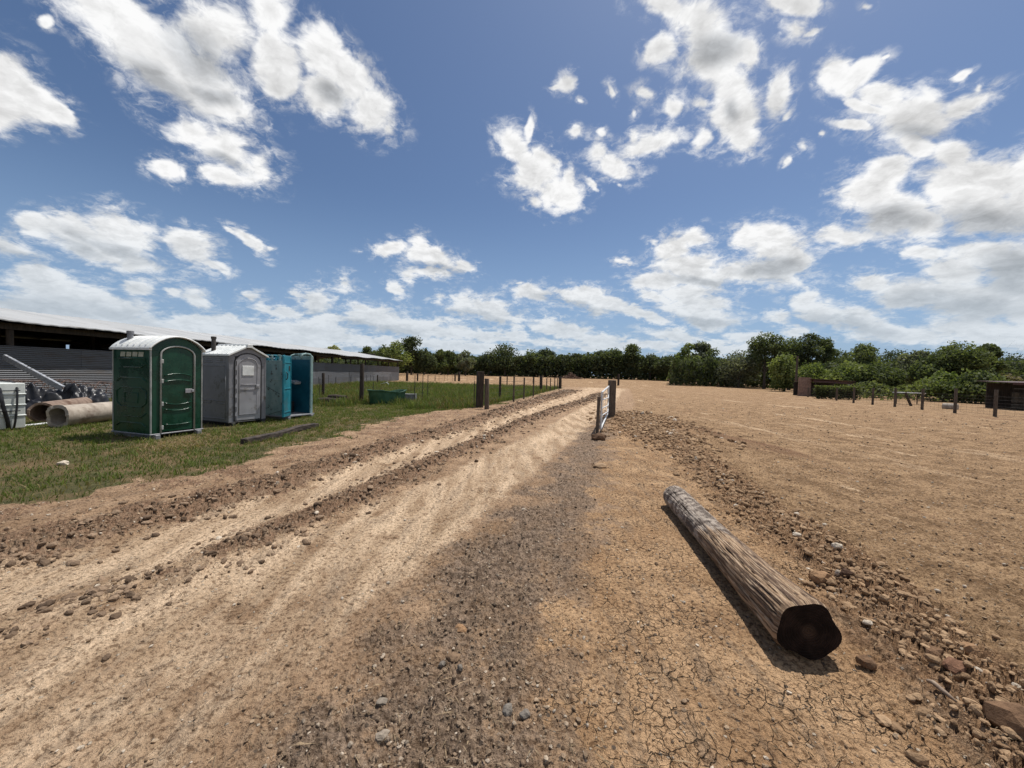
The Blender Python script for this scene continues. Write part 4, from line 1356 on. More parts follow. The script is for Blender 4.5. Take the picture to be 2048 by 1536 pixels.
b.path([(0.20, 0.26, 0.50), (0.20, 0.26, 0.54)], 0.19, 16)
b.build('toilet_seat_box', M_black, g, bevel=0.02)
b = MB()
b.box((0.36, -0.05, 1.18), (0.26, 0.24, 0.10), rx=0.25)
b.build('hand_basin', M_greyl, g, bevel=0.02)
b = MB()
b.path([(-0.05, -0.2, 0.14), (-0.05, -0.2, 0.36)], 0.06, 12)
b.build('paper_roll', M_white, g, smooth=True, auto=40)
b = MB()
for s_ in (-1, 1):
    b.box((s_ * (W3 / 2 - 0.10), 0, 0.03), (0.10, D3 + 0.2, 0.12))
b.box((0, 0, 0.10), (W3 + 0.08, D3 + 0.10, 0.045))
b.build('skid_base', M_greyp, g, bevel=0.008)


# ================================================================== the big log
def make_log():
    A, B = Vector((1.735, 2.16, 0.0)), Vector((2.07, 4.80, 0.0))
    L = (B - A).length
    ax = (B - A).normalized()
    sx = Vector((ax.y, -ax.x, 0))
    nl, nc = 420, 200
    t = np.linspace(0, 1, nl)
    th = np.linspace(0, 2 * np.pi, nc, endpoint=False)
    Tm, Th = np.meshgrid(t, th, indexing='ij')
    base = 0.150 + 0.004 * np.sin(t * 9) + 0.026 * np.exp(-t / 0.14) - 0.008 * t
    hexa = 1 + 0.055 * np.cos(5 * Th + 0.6) * np.exp(-Tm / 0.22) + 0.035 * np.cos(3 * Th + 2.0) * np.exp(-Tm / 0.35) + 0.025 * np.cos(2 * Th + 1)
    rr = base[:, None] * hexa
    u = Tm.ravel() * L
    cx, cy = np.cos(Th.ravel()), np.sin(Th.ravel())
    # long drying checks: ridged noise stretched along the trunk
    v1 = fbm(Th.ravel() * 2.6 + 0.12 * gnoise(u * 2.2, Th.ravel(), 3), u * 0.30, 1.0, 3, 0.55, 61)
    v2 = fbm(Th.ravel() * 9.0 + 0.25 * gnoise(u * 4, Th.ravel() * 2, 4), u * 0.9, 1.0, 3, 0.6, 62)
    v3 = fbm(Th.ravel() * 20, u * 3.5, 1.0, 2, 0.6, 63)
    w_ = np.minimum(Th.ravel(), 2 * np.pi - Th.ravel()) / 0.25
    seam = np.clip(w_, 0, 1)
    g1 = -0.014 * np.exp(-(v1 / 0.022) ** 2) * sstep(0.0, 0.03, Tm.ravel())
    g2 = -0.005 * np.exp(-(v2 / 0.05) ** 2) * sstep(0.0, 0.03, Tm.ravel())
    barkz = sstep(0.40, 0.52, Tm.ravel() + 0.05 * v1 * 4)
    knots = fbm(Th.ravel() * 3, u * 6, 1.0, 4, 0.65, 64)
    dr = (g1 + g2) * seam + 0.0025 * v3 + barkz * (0.010 * knots - 0.004 * np.exp(-(fbm(Th.ravel() * 2, u * 9, 1.0, 3, 0.6, 65) / 0.05) ** 2))
    dr -= barkz * 0.004
    edge = sstep(0.0, 0.012, Tm.ravel())
    r_ = (rr.ravel() + dr) - (1 - edge) * 0.012
    end = np.maximum(Tm.ravel() - 0.97, 0) / 0.03
    r_ = r_ * (1 - 0.25 * end ** 2)
    cz = 0.155 + 0.0 * u
    zc = np.interp(Tm.ravel(), [0, 0.2, 1], [0.172, 0.142, 0.128])
    X = A.x + ax.x * u + sx.x * cx * r_
    Y = A.y + ax.y * u + sx.y * cx * r_
    Z = zc + cy * r_ * 0.98
    idx = np.arange(nl * nc).reshape(nl, nc)
    f = np.stack([idx[:-1], np.roll(idx, -1, 1)[:-1], np.roll(idx, -1, 1)[1:], idx[1:]], -1).reshape(-1, 4)
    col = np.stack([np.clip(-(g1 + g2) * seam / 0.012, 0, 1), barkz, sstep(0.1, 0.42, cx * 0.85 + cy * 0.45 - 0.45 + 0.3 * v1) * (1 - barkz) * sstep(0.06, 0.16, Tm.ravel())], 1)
    m, n, p = material('weathered_log_wood')
    at_ = n.node('ShaderNodeAttribute', {'attribute_name': 'col'}).outputs['Color']
    gr, bk, dk_ = n.node('ShaderNodeSeparateColor', {}, {0: at_}).outputs[:3]
    co = n.node('ShaderNodeAttribute', {'attribute_name': 'luv'}).outputs['Vector']
    st = n.v('MULTIPLY', co, (34.0, 1.5, 1))
    f1 = n.noise(st, 1.0, 7, 0.65)
    f2 = n.noise(n.v('MULTIPLY', co, (110.0, 3.6, 1)), 1.0, 5, 0.65)
    f3 = n.noise(n.v('MULTIPLY', co, (7.0, 9.0, 1)), 1.0, 6, 0.65)
    c_ = n.mix(n.mr(f1, 0.40, 0.60), (0.095, 0.058, 0.038), (0.38, 0.255, 0.155))
    c_ = n.mix(n.mr(f2, 0.53, 0.62), c_, (0.50, 0.375, 0.255))
    c_ = n.mix(n.mr(f2, 0.46, 0.38), c_, (0.045, 0.028, 0.020))
    cb = n.mix(n.mr(f3, 0.42, 0.56), (0.12, 0.094, 0.076), (0.40, 0.335, 0.275))
    cb = n.mix(n.mr(f2, 0.54, 0.68, 0, 0.7), cb, (0.085, 0.062, 0.052))
    c_ = n.mix(bk, c_, cb)
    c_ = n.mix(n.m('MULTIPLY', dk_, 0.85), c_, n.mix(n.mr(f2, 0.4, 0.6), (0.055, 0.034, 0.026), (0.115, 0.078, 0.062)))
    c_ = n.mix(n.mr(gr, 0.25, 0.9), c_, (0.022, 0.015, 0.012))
    n.put(p.inputs['Base Color'], c_)
    p.inputs['Roughness'].default_value = 0.85
    p.inputs['Specular IOR Level'].default_value = 0.25
    n.put(p.inputs['Normal'], bump(n, n.m('ADD', f1, n.m('ADD', n.m('MULTIPLY', f2, 0.8), n.m('MULTIPLY', n.m('MULTIPLY', f3, bk), 1.5))), 1.0, 0.016))
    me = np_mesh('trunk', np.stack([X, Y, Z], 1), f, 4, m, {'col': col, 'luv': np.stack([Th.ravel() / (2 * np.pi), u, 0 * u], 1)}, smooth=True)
    root = thing('wooden_log', 'thick weathered wooden log with a dark cut end lying on cracked clay', 'log', (0, 0, 0))
    link(bpy.data.objects.new('trunk', me), root)
    # cut end: slightly domed disc with growth rings
    m2, n, p = material('dark_cut_end')
    a2 = n.node('ShaderNodeAttribute', {'attribute_name': 'luv'}).outputs['Vector']
    rx, ry, _z = n.sep(a2)
    nz = n.noise(a2, 9, 6, 0.65)
    rings = n.m('SINE', n.m('MULTIPLY', n.m('ADD', n.v('LENGTH', a2), n.m('MULTIPLY', nz, 0.05)), 420.0))
    c_ = n.mix(n.mr(nz, 0.4, 0.7), (0.014, 0.009, 0.007), (0.040, 0.024, 0.018))  # creosote black, with the shade of the unlit face mixed into the colour
    c_ = n.mix(n.m('MULTIPLY', n.mr(n.v('LENGTH', a2), 0.055, 0.02), 0.4), c_, (0.12, 0.075, 0.05))
    n.put(p.inputs['Base Color'], n.mix(n.mr(rings, 0.2, 1.0, 0, 0.35), c_, (0.012, 0.008, 0.006)))
    p.inputs['Roughness'].default_value = 0.9
    p.inputs['Specular IOR Level'].default_value = 0.1
    n.put(p.inputs['Normal'], bump(n, n.m('ADD', rings, n.m('MULTIPLY', nz, 6)), 0.6, 0.004))
    for j, ti in ((0, 0), (1, nl - 1)):
        rim = np.stack([X, Y, Z], 1).reshape(nl, nc, 3)[ti]
        cen = rim.mean(0)
        rings_v, luv = [], []
        for q in (1.0, 0.75, 0.5, 0.25, 0.08):
            pv = cen + (rim - cen) * q + np.array(ax) * 0.0
            rings_v.append(pv)
            d_ = (rim - cen) * q
            luv.append(np.stack([d_ @ np.array(sx), d_[:, 2], 0 * d_[:, 0]], 1))
        V = np.vstack(rings_v + [cen[None]])
        U = np.vstack(luv + [np.zeros((1, 3))])
        F_ = []
        for q in range(4):
            for k in range(nc):
                F_.append((q * nc + k, (q + 1) * nc + k, (q + 1) * nc + (k + 1) % nc, q * nc + (k + 1) % nc))
        for k in range(nc):
            F_.append((4 * nc + k, 5 * nc, 4 * nc + (k + 1) % nc, 4 * nc + (k + 1) % nc))
        F3 = []
        for q4 in F_:
            F3.append(q4[:3])
            if q4[2] != q4[3]:
                F3.append((q4[0], q4[2], q4[3]))
        me2 = np_mesh('cut_end', V, np.array(F3), 3, m2, {'luv': U}, smooth=True)
        link(bpy.data.objects.new('cut_end', me2), root)
    return root


make_log()


# ================================================================== single stones and clods
def rock(name, px, py, size, colr, seed, label, cat, flat=0.7, rz=0.0, sink=0.25, rough=0.28):
    rs_ = np.random.RandomState(seed)
    p_ = at(px, py)
    V = ICO2_V.copy()
    nz = fbm(V[:, 0] * 1.7 + seed, V[:, 1] * 1.7 + V[:, 2] * 1.3, 1.0, 4, 0.6, seed)
    V = V * (1 + rough * nz * 2)[:, None] * (1 + rs_.uniform(-.06, .06, (len(V), 1)))
    V = V * np.array([1.0, 0.72, flat]) * size
    c, s_ = math.cos(rz), math.sin(rz)
    V = np.stack([V[:, 0] * c - V[:, 1] * s_, V[:, 0] * s_ + V[:, 1] * c, V[:, 2]], 1)
    zz = float(gh(np.array([p_.x]), np.array([p_.y]))[0])
    V[:, 2] += size * flat * (1 - 2 * sink)
    C = np.array(colr)[None] * (1 + rs_.uniform(-.12, .12, (len(V), 1)))
    o = link(bpy.data.objects.new(name, np_mesh(name, V, ICO2_F, 3, SOIL, C)))
    o.location = (p_.x, p_.y, zz)
    return tag(o, label, cat)


TAN, BRN, DRK, WHT, GRY = (0.33, 0.20, 0.11), (0.20, 0.12, 0.07), (0.10, 0.06, 0.04), (0.60, 0.52, 0.41), (0.19, 0.165, 0.138)
rock('clod', 1640, 1165, 0.085, TAN, 1, 'big smooth tan clod just right of the log', 'clod', 0.55, 0.2)
rock('clod', 1692, 1158, 0.048, DRK, 2, 'dark round clod right of the big tan one beside the log', 'clod', 0.8)
rock('clod', 1733, 1338, 0.046, BRN, 3, 'lone dark brown clod just right of the log\'s cut end', 'clod', 0.7, 2.5)
rock('stone', 1567, 1034, 0.034, WHT, 4, 'pale cube-shaped stone standing upright on the spoil ridge', 'stone', 0.95, 0.3, 0.12, 0.12)
rock('stone', 1673, 1106, 0.045, WHT, 5, 'white rounded stone high on the ridge beyond the big tan clod', 'stone', 0.6)
rock('stone', 1593, 1080, 0.042, WHT, 6, 'flat whitish crumbling stone in the ridge beside the log\'s middle', 'stone', 0.5)
rock('stone', 1649, 1055, 0.026, WHT, 7, 'small white stone on the far edge of the spoil ridge', 'stone', 0.6)
rock('stone', 1616, 1136, 0.022, WHT, 8, 'small white stone above the big tan clod by the log', 'stone', 0.6)
rock('clod', 2040, 1470, 0.115, BRN, 9, 'large brown clod cut off by the picture\'s lower right edge', 'clod', 0.75, 1.9)
rock('clod', 1908, 1346, 0.060, (0.24, 0.13, 0.08), 10, 'reddish brown clod at the foot of the ridge near the thin stick', 'clod', 0.7, 0.6)
rock('clod', 1872, 1318, 0.050, BRN, 11, 'rounded clod with pale top, left of the reddish clod', 'clod', 0.75, 0.2)
rock('clod', 1938, 1312, 0.052, TAN, 12, 'angular tan clod right of the reddish clod', 'clod', 0.8, 0.2)
rock('clod', 1197, 880, 0.19, (0.14, 0.085, 0.052), 13, 'big lumpy dark clod against the near foot of the metal gate', 'clod', 0.65, 0.2)
rock('stone', 1200, 934, 0.13, (0.38, 0.26, 0.16), 14, 'flat pale slab of dry earth left of the dirt strip near the gate', 'stone', 0.35, 0.1)
rock('stone', 884, 1332, 0.021, GRY, 15, 'grey stone left of a dark chip on the dark gravelly strip', 'stone', 0.7, 0.8)
rock('stone', 920, 1340, 0.020, GRY, 16, 'shiny grey stone just below the small tan slab', 'stone', 0.85, 1.8)
rock('clod', 908, 1317, 0.045, (0.24, 0.16, 0.10), 17, 'small flat tan slab above two grey stones on the dark strip', 'clod', 0.35, 2.9)
rock('stone', 763, 1408, 0.028, (0.26, 0.22, 0.175), 18, 'light grey flat stone left of the dark strip', 'stone', 0.45, 0.3)
rock('stone', 764, 1472, 0.033, (0.30, 0.25, 0.195), 19, 'broad pale stone lowest in the foreground', 'stone', 0.4, 0.4)
rock('stone', 921, 1258, 0.042, (0.40, 0.24, 0.13), 20, 'orange sandstone lump in the dark gravelly strip', 'stone', 0.6, 2.4)
rock('stone', 1015, 1424, 0.032, (0.22, 0.195, 0.165), 21, 'upright grey stone at the edge of the cracked clay', 'stone', 0.9, 1.3)
rock('stone', 1050, 1434, 0.028, (0.20, 0.175, 0.148), 22, 'slanting grey stone right of the upright grey stone', 'stone', 0.6, 0.5)
rock('stone', 370 / 2.926, 840 + 262 / 2.926, 0.075, WHT, 23, 'single white stone lying on the lawn at far left', 'stone', 0.6, 0.5)
p0 = at(1856, 1362, 0.03)
p1 = at(1884, 1380, 0.035)
p2 = at(1914, 1404, 0.02)
b = MB()
b.path([p0, (p0 + p1) / 2 + Vector((0, 0.01, 0.008)), p1, (p1 + p2) / 2, p2], [0.010, 0.012, 0.011, 0.009, 0.004], 8)
tag(b.build('stick', simple('bare_stick', (0.20, 0.14, 0.10), (0.33, 0.25, 0.18), 20, 0.8, 0.3), None, True), 'thin pale curved stick at the foot of the spoil ridge', 'stick')

# ================================================================== clutter at the far left
def place_on(p_):
    return float(macro(p_.x, p_.y))


def pipe(p0, p1, r, ri, mat, label, grp, collar=0.0, broken=False, seed=1):
    """Hollow concrete pipe lying on the ground between two points."""
    rs_ = np.random.RandomState(seed)
    root = thing('concrete_pipe', label, 'pipe', p0, 0, grp)
    d = Vector(p1) - Vector(p0)
    L = d.length
    ax = d.normalized()
    sx = Vector((0, 0, 1)).cross(ax).normalized()
    uz = ax.cross(sx)
    n_ = 40
    prof = [(0, ri), (0, r + collar), (0.10, r + collar), (0.13, r), (0.6, r), (L * 0.5, r), (L - 0.05, r), (L, r * 0.97), (L, ri), (L * 0.5, ri)]
    vs, fs = [], []
    for u, rad in prof:
        for k in range(n_):
            a = 2 * math.pi * k / n_
            j = 1.0
            du = 0.0
            if u == 0:
                du = 0.03 * math.sin(3 * a + seed) + 0.02 * rs_.uniform(-1, 1)
            p_ = ax * (u + du) + (sx * math.cos(a) + uz * math.sin(a)) * rad * (1 + 0.004 * rs_.uniform(-1, 1))
            vs.append(tuple(p_ + Vector((0, 0, r + 0.0))))
    m_ = len(prof)
    for i in range(m_):
        for k in range(n_):
            i2, k2 = (i + 1) % m_, (k + 1) % n_
            fs.append((i * n_ + k, i * n_ + k2, i2 * n_ + k2, i2 * n_ + k))
    b = MB()
    b.add(vs, fs)
    b.build('pipe_wall', mat, root, smooth=True, auto=35)
    return root


zl = -0.1
pA, pB = at(104, 856), at(236, 839)
dirp = (pB - pA).normalized()
pipe(pA + Vector((0, 0.12, 0.0)), pA + Vector((0, 0.12, 0.0)) + dirp * 2.5, 0.275, 0.215, M_conc, 'pale concrete pipe with broken rim lying in front, on the grass', 'concrete pipes', 0.02, seed=2)
pA, pB = at(70, 848), at(190, 826)
dirp = (pB - pA).normalized()
pipe(pA + Vector((0, 0.15, 0.0)), pA + Vector((0, 0.15, 0.0)) + dirp * 2.4, 0.285, 0.225, M_concd, 'brown stained concrete pipe lying behind the paler one', 'concrete pipes', 0.0, seed=5)

# white tank with black straps, mostly outside the frame
def pt(px, py, Y):
    d = ray(px, py)
    t = Y / d.y
    return Vector((d.x * t, Y, EYE + d.z * t))


tc = at(-86, 870)
tank = thing('water_tank', 'white plastic tank strapped with black bands at the left edge', 'tank', (tc.x - 0.62, tc.y + 0.62, tc.z), R(-16))
b = MB()
b.box((0, 0, 0.58), (1.5, 1.2, 1.10))
for z_ in (0.34, 0.60, 0.86):
    b.box((0, 0, z_), (1.53, 1.23, 0.05))
b.build('body', M_poly, tank, smooth=True, bevel=0.15, seg=5, auto=60)
b = MB()
b.path([(0.45, 0, 1.12), (0.45, 0, 1.20)], 0.14, 20)
b.build('lid', M_poly, tank, smooth=True, auto=40)
for yv, tl in ((0.02, 0.10), (0.22, -0.16), (0.44, 0.05)):
    b = MB()
    b.path([(-0.3, yv + tl, 1.15), (0.40, yv + tl * .8, 1.165), (0.64, yv + tl * .6, 1.13), (0.775, yv + tl * 0.3, 1.0), (0.80, yv, 0.6), (0.785, yv - tl * .5, 0.2), (0.74, yv - tl * .7, 0.0)], 0.020 if tl > 0 else 0.042, 6, squash=0.6)
    b.build('strap', M_black, tank, smooth=True)
for z_ in (0.46, 0.95):
    b = MB()
    b.path([(-0.8, -0.63, z_), (0.70, -0.645, z_), (0.775, -0.55, z_), (0.775, 0.5, z_)], 0.012, 6)
    b.build('hoop', M_black, tank, smooth=True)


def heap(name, c, sx_, sy_, h_, mat, label, cat, seed, rz=0.0, folds=7):
    n_, m_ = 70, 50
    vs, fs = [], []
    U, V_ = np.meshgrid(np.linspace(-1, 1, n_), np.linspace(-1, 1, m_), indexing='ij')
    R2 = np.hypot(U, V_)
    nz = fbm(U * 1.1, V_ * 1.1, 1.0, 3, 0.4, seed)
    fold = np.abs(fbm(U * folds * 0.25 + V_ * 0.8, V_ * 0.7, 1.0, 2, 0.4, seed + 5))
    H = h_ * np.clip(1 - R2 ** 2, 0, 1) ** 0.55 * (0.75 + 0.9 * nz + 0.5 * (0.2 - fold)) - 0.03 * (R2 > 1)
    H = np.maximum(H, -0.05)
    P_ = np.stack([U * sx_ * (1 + 0.2 * nz), V_ * sy_ * (1 + 0.2 * nz), H], -1).reshape(-1, 3)
    idx = np.arange(n_ * m_).reshape(n_, m_)
    f = np.stack([idx[:-1, :-1], idx[1:, :-1], idx[1:, 1:], idx[:-1, 1:]], -1).reshape(-1, 4)
    o = link(bpy.data.objects.new(name, np_mesh(name, P_, f, 4, mat, None, smooth=True)))
    o.location = c
    o.rotation_euler = (0, 0, rz)
    return tag(o, label, cat)


q = at(90, 838)
hA, hB = pt(75, 800, 11.9), pt(172, 800, 12.3)
heap('tarp_heap', (hA.x, hA.y, -0.1), 0.80, 0.45, 0.95, M_black, 'crumpled black plastic sheeting piled behind the white tank', 'plastic sheeting', 3, 0.2)
heap('tarp_heap', (hB.x, hB.y, -0.1), 0.85, 0.5, 0.98, M_black, 'crumpled black plastic sheeting draped behind the two pipes', 'plastic sheeting', 11, -0.1)

# steel channel leaning from the sheeting up over the mesh roll
cst = thing('steel_channel', 'long galvanised steel channel leaning diagonally across the rusty mesh roll', 'steel beam')
e0 = pt(124, 778, 12.2)
e1 = pt(6, 714, 13.0)
dr_ = (e1 - e0)
Lc = dr_.length
Mx = Matrix.Translation(e0) @ dr_.to_track_quat('X', 'Z').to_matrix().to_4x4()
b = MB()
b.box((Lc / 2, 0, 0), (Lc, 0.012, 0.16), M=Mx)
b.box((Lc / 2, -0.035, 0.085), (Lc, 0.07, 0.012), M=Mx)
b.box((Lc / 2, -0.035, -0.085), (Lc, 0.07, 0.012), M=Mx)
b.build('channel', M_galv, cst)
for u in (0.9, 1.75, 1.95):
    b = MB()
    b.box((u, -0.05, 0.0), (0.05, 0.05, 0.19), M=Mx)
    b.build('bracket', M_darksteel, cst)

# roll of rusty welded mesh
mr_c = pt(118, 748, 13.9)
mr_c.z = -0.1
mesh_r = thing('wire_mesh_roll', 'big roll of rusty reinforcing mesh lying in front of the barn wall', 'wire mesh', mr_c, R(8))
b = MB()
r0 = random.Random(4)
for k in range(34):
    x_ = -2.2 + k * 0.135
    tlt, tl2 = r0.uniform(-.14, .14), r0.uniform(-.10, .10)
    rr0 = 0.46 + r0.uniform(-.05, .05) - 0.02 * abs(k - 17) ** 0.5 + r0.uniform(-.02, .02)
    cz = 0.74
    pts = []
    for j in range(21):
        a = 2 * math.pi * j / 20
        rad = rr0 * (1 - 0.10 * j / 20)
        pts.append((x_ + tlt * math.cos(a) + tl2 * math.sin(a) + r0.uniform(-.01, .01), rad * math.cos(a), cz + rad * math.sin(a) - 0.2))
    b.path(pts, 0.007, 4)
b.build('hoop_wires', M_rust, mesh_r)
b = MB()
for j in range(7):
    a = 2 * math.pi * j / 7 + 0.3
    rad = 0.47 - 0.003 * j
    b.path([(-2.25, rad * math.cos(a), 0.54 + rad * math.sin(a)), (0, rad * 1.02 * math.cos(a), 0.54 + rad * math.sin(a)), (2.3, rad * math.cos(a), 0.54 + rad * math.sin(a))], 0.006, 4)
b.build('long_wires', M_rust, mesh_r)

b = MB()
w0, w1 = at(48, 852, 0.03), at(92, 847, 0.03)
b.path([w0, w1, w1 + (w1 - w0) * 0.6], 0.03, 10)
tag(b.build('plastic_pipe', M_whitep, None, True, auto=40), 'thin white plastic pipe on the grass between tank and concrete pipes', 'pipe')

# timber beam in the grass in front of the cabins
b = MB()
t0, t1 = at(487, 884, 0.055), at(632, 850, 0.07)
mid_ = (t0 + t1) / 2
pts = [t0 + (t1 - t0) * k / 8 + Vector((0.05 * math.sin(k * 0.8), 0, 0.012 * math.sin(k * 1.3))) for k in range(9)]
vs, fs = [], []
dn = (t1 - t0).normalized()
sd_ = Vector((dn.y, -dn.x, 0))
for k, p_ in enumerate(pts):
    for a_, c_ in ((-1, -1), (1, -1), (1, 1), (-1, 1)):
        vs.append(tuple(p_ + sd_ * a_ * 0.085 * (1 + 0.06 * math.sin(k * 2)) + Vector((0, 0, c_ * 0.065 * (1 + 0.05 * math.sin(k * 3 + 1))))))
for k in range(8):
    for j in range(4):
        fs.append((k * 4 + j, k * 4 + (j + 1) % 4, k * 4 + 4 + (j + 1) % 4, k * 4 + 4 + j))
fs += [(0, 1, 2, 3), (35, 34, 33, 32)]
b.add(vs, fs)
M_beam = simple('old_tie_wood', (0.016, 0.012, 0.010), (0.085, 0.066, 0.052), 9, 0.9, 0.7, 0.02, stretch=(2, 0.6, 2))
tag(b.build('timber_tie', M_beam, None, False, bevel=0.012), 'old dark timber tie lying in the lawn before the toilets', 'timber')

# straw in front of the green cabin
q = at(345, 890)
N = 2600
X = q.x + rs.normal(0, 0.32, N) + 0.1
Y = q.y + rs.normal(0, 0.42, N)
c = np.array((0.34, 0.25, 0.15)) * rs.uniform(.5, 1.25, (N, 1))
o = link(bpy.data.objects.new('dry_straw', blades('dry_straw', X, Y, 0.02 + 0.05 * rs.rand(N), 0.008 + 0.006 * rs.rand(N), c, 9, 1.9)))
tag(o, 'patch of dry straw in front of the green toilet', 'straw', kind='stuff')

# ================================================================== stock tub and trough
q0, q1 = at(731, 811), at(806, 806)
tubc = (q0 + q1) / 2 + Vector((0, 0.35, 0.03))
wid = (q1 - q0).length
tub = thing('stock_tank', 'oval green plastic stock tank at the edge of the weeds', 'stock tank', tubc, math.atan2(q1.y - q0.y, q1.x - q0.x) + 0.06)
b = MB()
n_ = 48
prof = [(0.0, 0.02), (0.86, 0.0), (0.90, 0.05), (0.955, 0.52), (0.99, 0.60), (1.03, 0.62), (1.03, 0.66), (0.985, 0.665), (0.955, 0.62), (0.90, 0.10), (0.80, 0.06), (0.0, 0.05)]
vs, fs = [], []
A_, B_ = wid / 2, 0.42
for i, (rad, z_) in enumerate(prof):
    for k in range(n_):
        a = 2 * math.pi * k / n_
        e = 0.75
        cx, sy = math.cos(a), math.sin(a)
        dip = -0.10 * math.exp(-((cx - 0.25) / 0.4) ** 2) * (z_ > 0.4) + 0.03 * (cx < -0.5) * (z_ > 0.4)
        vs.append((A_ * rad * math.copysign(abs(cx) ** e, cx), B_ * rad * math.copysign(abs(sy) ** e, sy), z_ + dip))
for i in range(len(prof) - 1):
    for k in range(n_):
        k2 = (k + 1) % n_
        fs.append((i * n_ + k, i * n_ + k2, (i + 1) * n_ + k2, (i + 1) * n_ + k))
b.add(vs, fs)
tb = b.build('tub_shell', M_tub, tub, smooth=True, auto=45)
tb.data.validate()
q = at(815, 806)
tr = thing('feed_trough', 'low grey metal trough behind the green stock tank', 'trough', q + Vector((-0.25, 0.7, 0)), 0.1)
b = MB()
b.box((0, -0.24, 0.24), (1.0, 0.03, 0.36), rx=-0.12)
b.box((0, 0.24, 0.24), (1.0, 0.03, 0.36), rx=0.12)
b.box((-0.485, 0, 0.24), (0.03, 0.46, 0.36))
b.box((0.485, 0, 0.24), (0.03, 0.46, 0.36))
b.box((0, 0, 0.08), (0.98, 0.44, 0.03))
b.build('trough_body', M_trough, tr)
b = MB()
b.path([(-0.5, -0.27, 0.42), (0.5, -0.27, 0.42), (0.5, 0.27, 0.42), (-0.5, 0.27, 0.42), (-0.5, -0.27, 0.42)], 0.018, 6)
b.build('rim', M_trough, tr, smooth=True)
q = at(650, 808)
for k, (dx_, dy_, l_, a_, lb) in enumerate(((0, 0.5, 1.1, 0.1, 'dark rotten log lowest in the small stack behind the teal toilet'), (0.25, 0.75, 1.0, -0.25, 'dark rotten log lying across the small stack behind the teal toilet'))):
    b = MB()
    c_ = q + Vector((dx_, dy_, 0.13 + 0.14 * k))
    dv = Vector((math.cos(a_), math.sin(a_), 0)) * l_ / 2
    b.path([c_ - dv, c_ - dv * .3 + Vector((0, 0, 0.02)), c_ + dv * .4, c_ + dv], [0.12, 0.135, 0.125, 0.11], 10)
    tag(b.build('rotten_log', M_wooddark, None, True, auto=50), lb, 'log')


# ================================================================== posts and fences
def post_mesh(b, p_, w_, h_, round_=True, lean=(0, 0), n=10, sink=0.12):
    top = p_ + Vector((lean[0], lean[1], h_))
    if round_:
        b.path([p_ - Vector((0, 0, sink)), p_ + (top - p_) * 0.5, top - Vector((0, 0, 0.03)), top], [w_ / 2 * 1.03, w_ / 2, w_ / 2 * 0.97, w_ / 2 * 0.86], n)
    else:
        b.box(((p_.x + top.x) / 2, (p_.y + top.y) / 2, p_.z + (h_ - sink) / 2), (w_, w_ * 0.85, h_ + sink), rz=0.3, rx=-lean[1] / max(h_, .1), ry=lean[0] / max(h_, .1))


def wood_post(px, py, topy, wpx, label, mat=None, round_=True, lean=(0, 0), name='wooden_post', group=None):
    p_ = at(px, py)
    D = p_.y
    h_ = (py - topy) * D / FPX * 1.0
    b = MB()
    post_mesh(b, p_, wpx * D / FPX, h_, round_, lean)
    o = b.build(name, mat or M_wooddark, None, round_, bevel=0.0 if round_ else 0.012, auto=45)
    return tag(o, label, 'post', group), p_, h_


_, pC, hC = wood_post(958.5, 815, 743, 13.5, 'thick dark square timber post at the roadside corner of the pasture', M_wooddark, False, (0.02, 0.02))
wood_post(973.5, 818.5, 757, 9.5, 'shorter round post standing right beside the thick corner post', M_wood, True, (-0.03, 0))
_, pT, hT = wood_post(723, 806, 727, 8.2, 'tall lone timber post behind the left end of the green stock tank', M_wooddark, True)
_, pG, hG = wood_post(1222, 834, 760, 12.8, 'big square timber gate post holding the metal gate', M_wood, False, (0.0, 0.0))
wood_post(1236.5, 771, 748, 4.2, 'distant dark post standing alone on the dirt past the gate', M_wooddark, True)


def t_post(b, p_, h_):
    b.box((p_.x, p_.y, p_.z + h_ / 2 - 0.1), (0.036, 0.008, h_ + 0.2))
    b.box((p_.x, p_.y + 0.017, p_.z + h_ / 2 - 0.1), (0.008, 0.034, h_ + 0.2))


def wire_fence(name, label, posts, wires, gauge=0.0035, stay=None, group=None, mesh_part='wire'):
    """posts: (point, height, width or 0 for a steel T-post, material)."""
    root = thing(name, label, 'fence', posts[0][0], 0, group)
    inv = Matrix.Translation(-Vector(posts[0][0]))
    for p_, h_, w_, m_ in posts:
        b = MB()
        if w_ > 0:
            post_mesh(b, p_, w_, h_)
            o = b.build('post', m_, None, True, auto=45)
        else:
            t_post(b, p_, h_)
            o = b.build('steel_post', m_, None)
        o.data.transform(inv)
        o.parent = root
    for z_ in wires:
        b = MB()
        pts = []
        for i, (p_, h_, w_, m_) in enumerate(posts):
            pts.append(Vector((p_.x, p_.y - 0.03, p_.z + z_)))
            if i < len(posts) - 1:
                nx = posts[i + 1][0]
                if (nx - p_).length > 2:
                    mm = (p_ + nx) / 2
                    pts.append(Vector((mm.x, mm.y - 0.03, mm.z + z_ - 0.015)))
        b.path(pts, gauge, 4)
        o = b.build('wire', M_galv if gauge < 0.003 else M_darksteel, root)
        o.data.transform(inv)
    if stay:
        b = MB()
        for i in range(len(posts) - 1):
            a_, c_ = posts[i][0], posts[i + 1][0]
            k_ = max(1, int((c_ - a_).length / stay))
            for j in range(k_):
                p_ = a_ + (c_ - a_) * j / k_
                b.path([(p_.x, p_.y - 0.03, p_.z + min(wires)), (p_.x, p_.y - 0.03, p_.z + max(wires))], gauge * 0.8, 3)
        o = b.build('stay_wires', M_darksteel, root)
        o['kind'] = 'stuff'
        o.data.transform(inv)
    return root


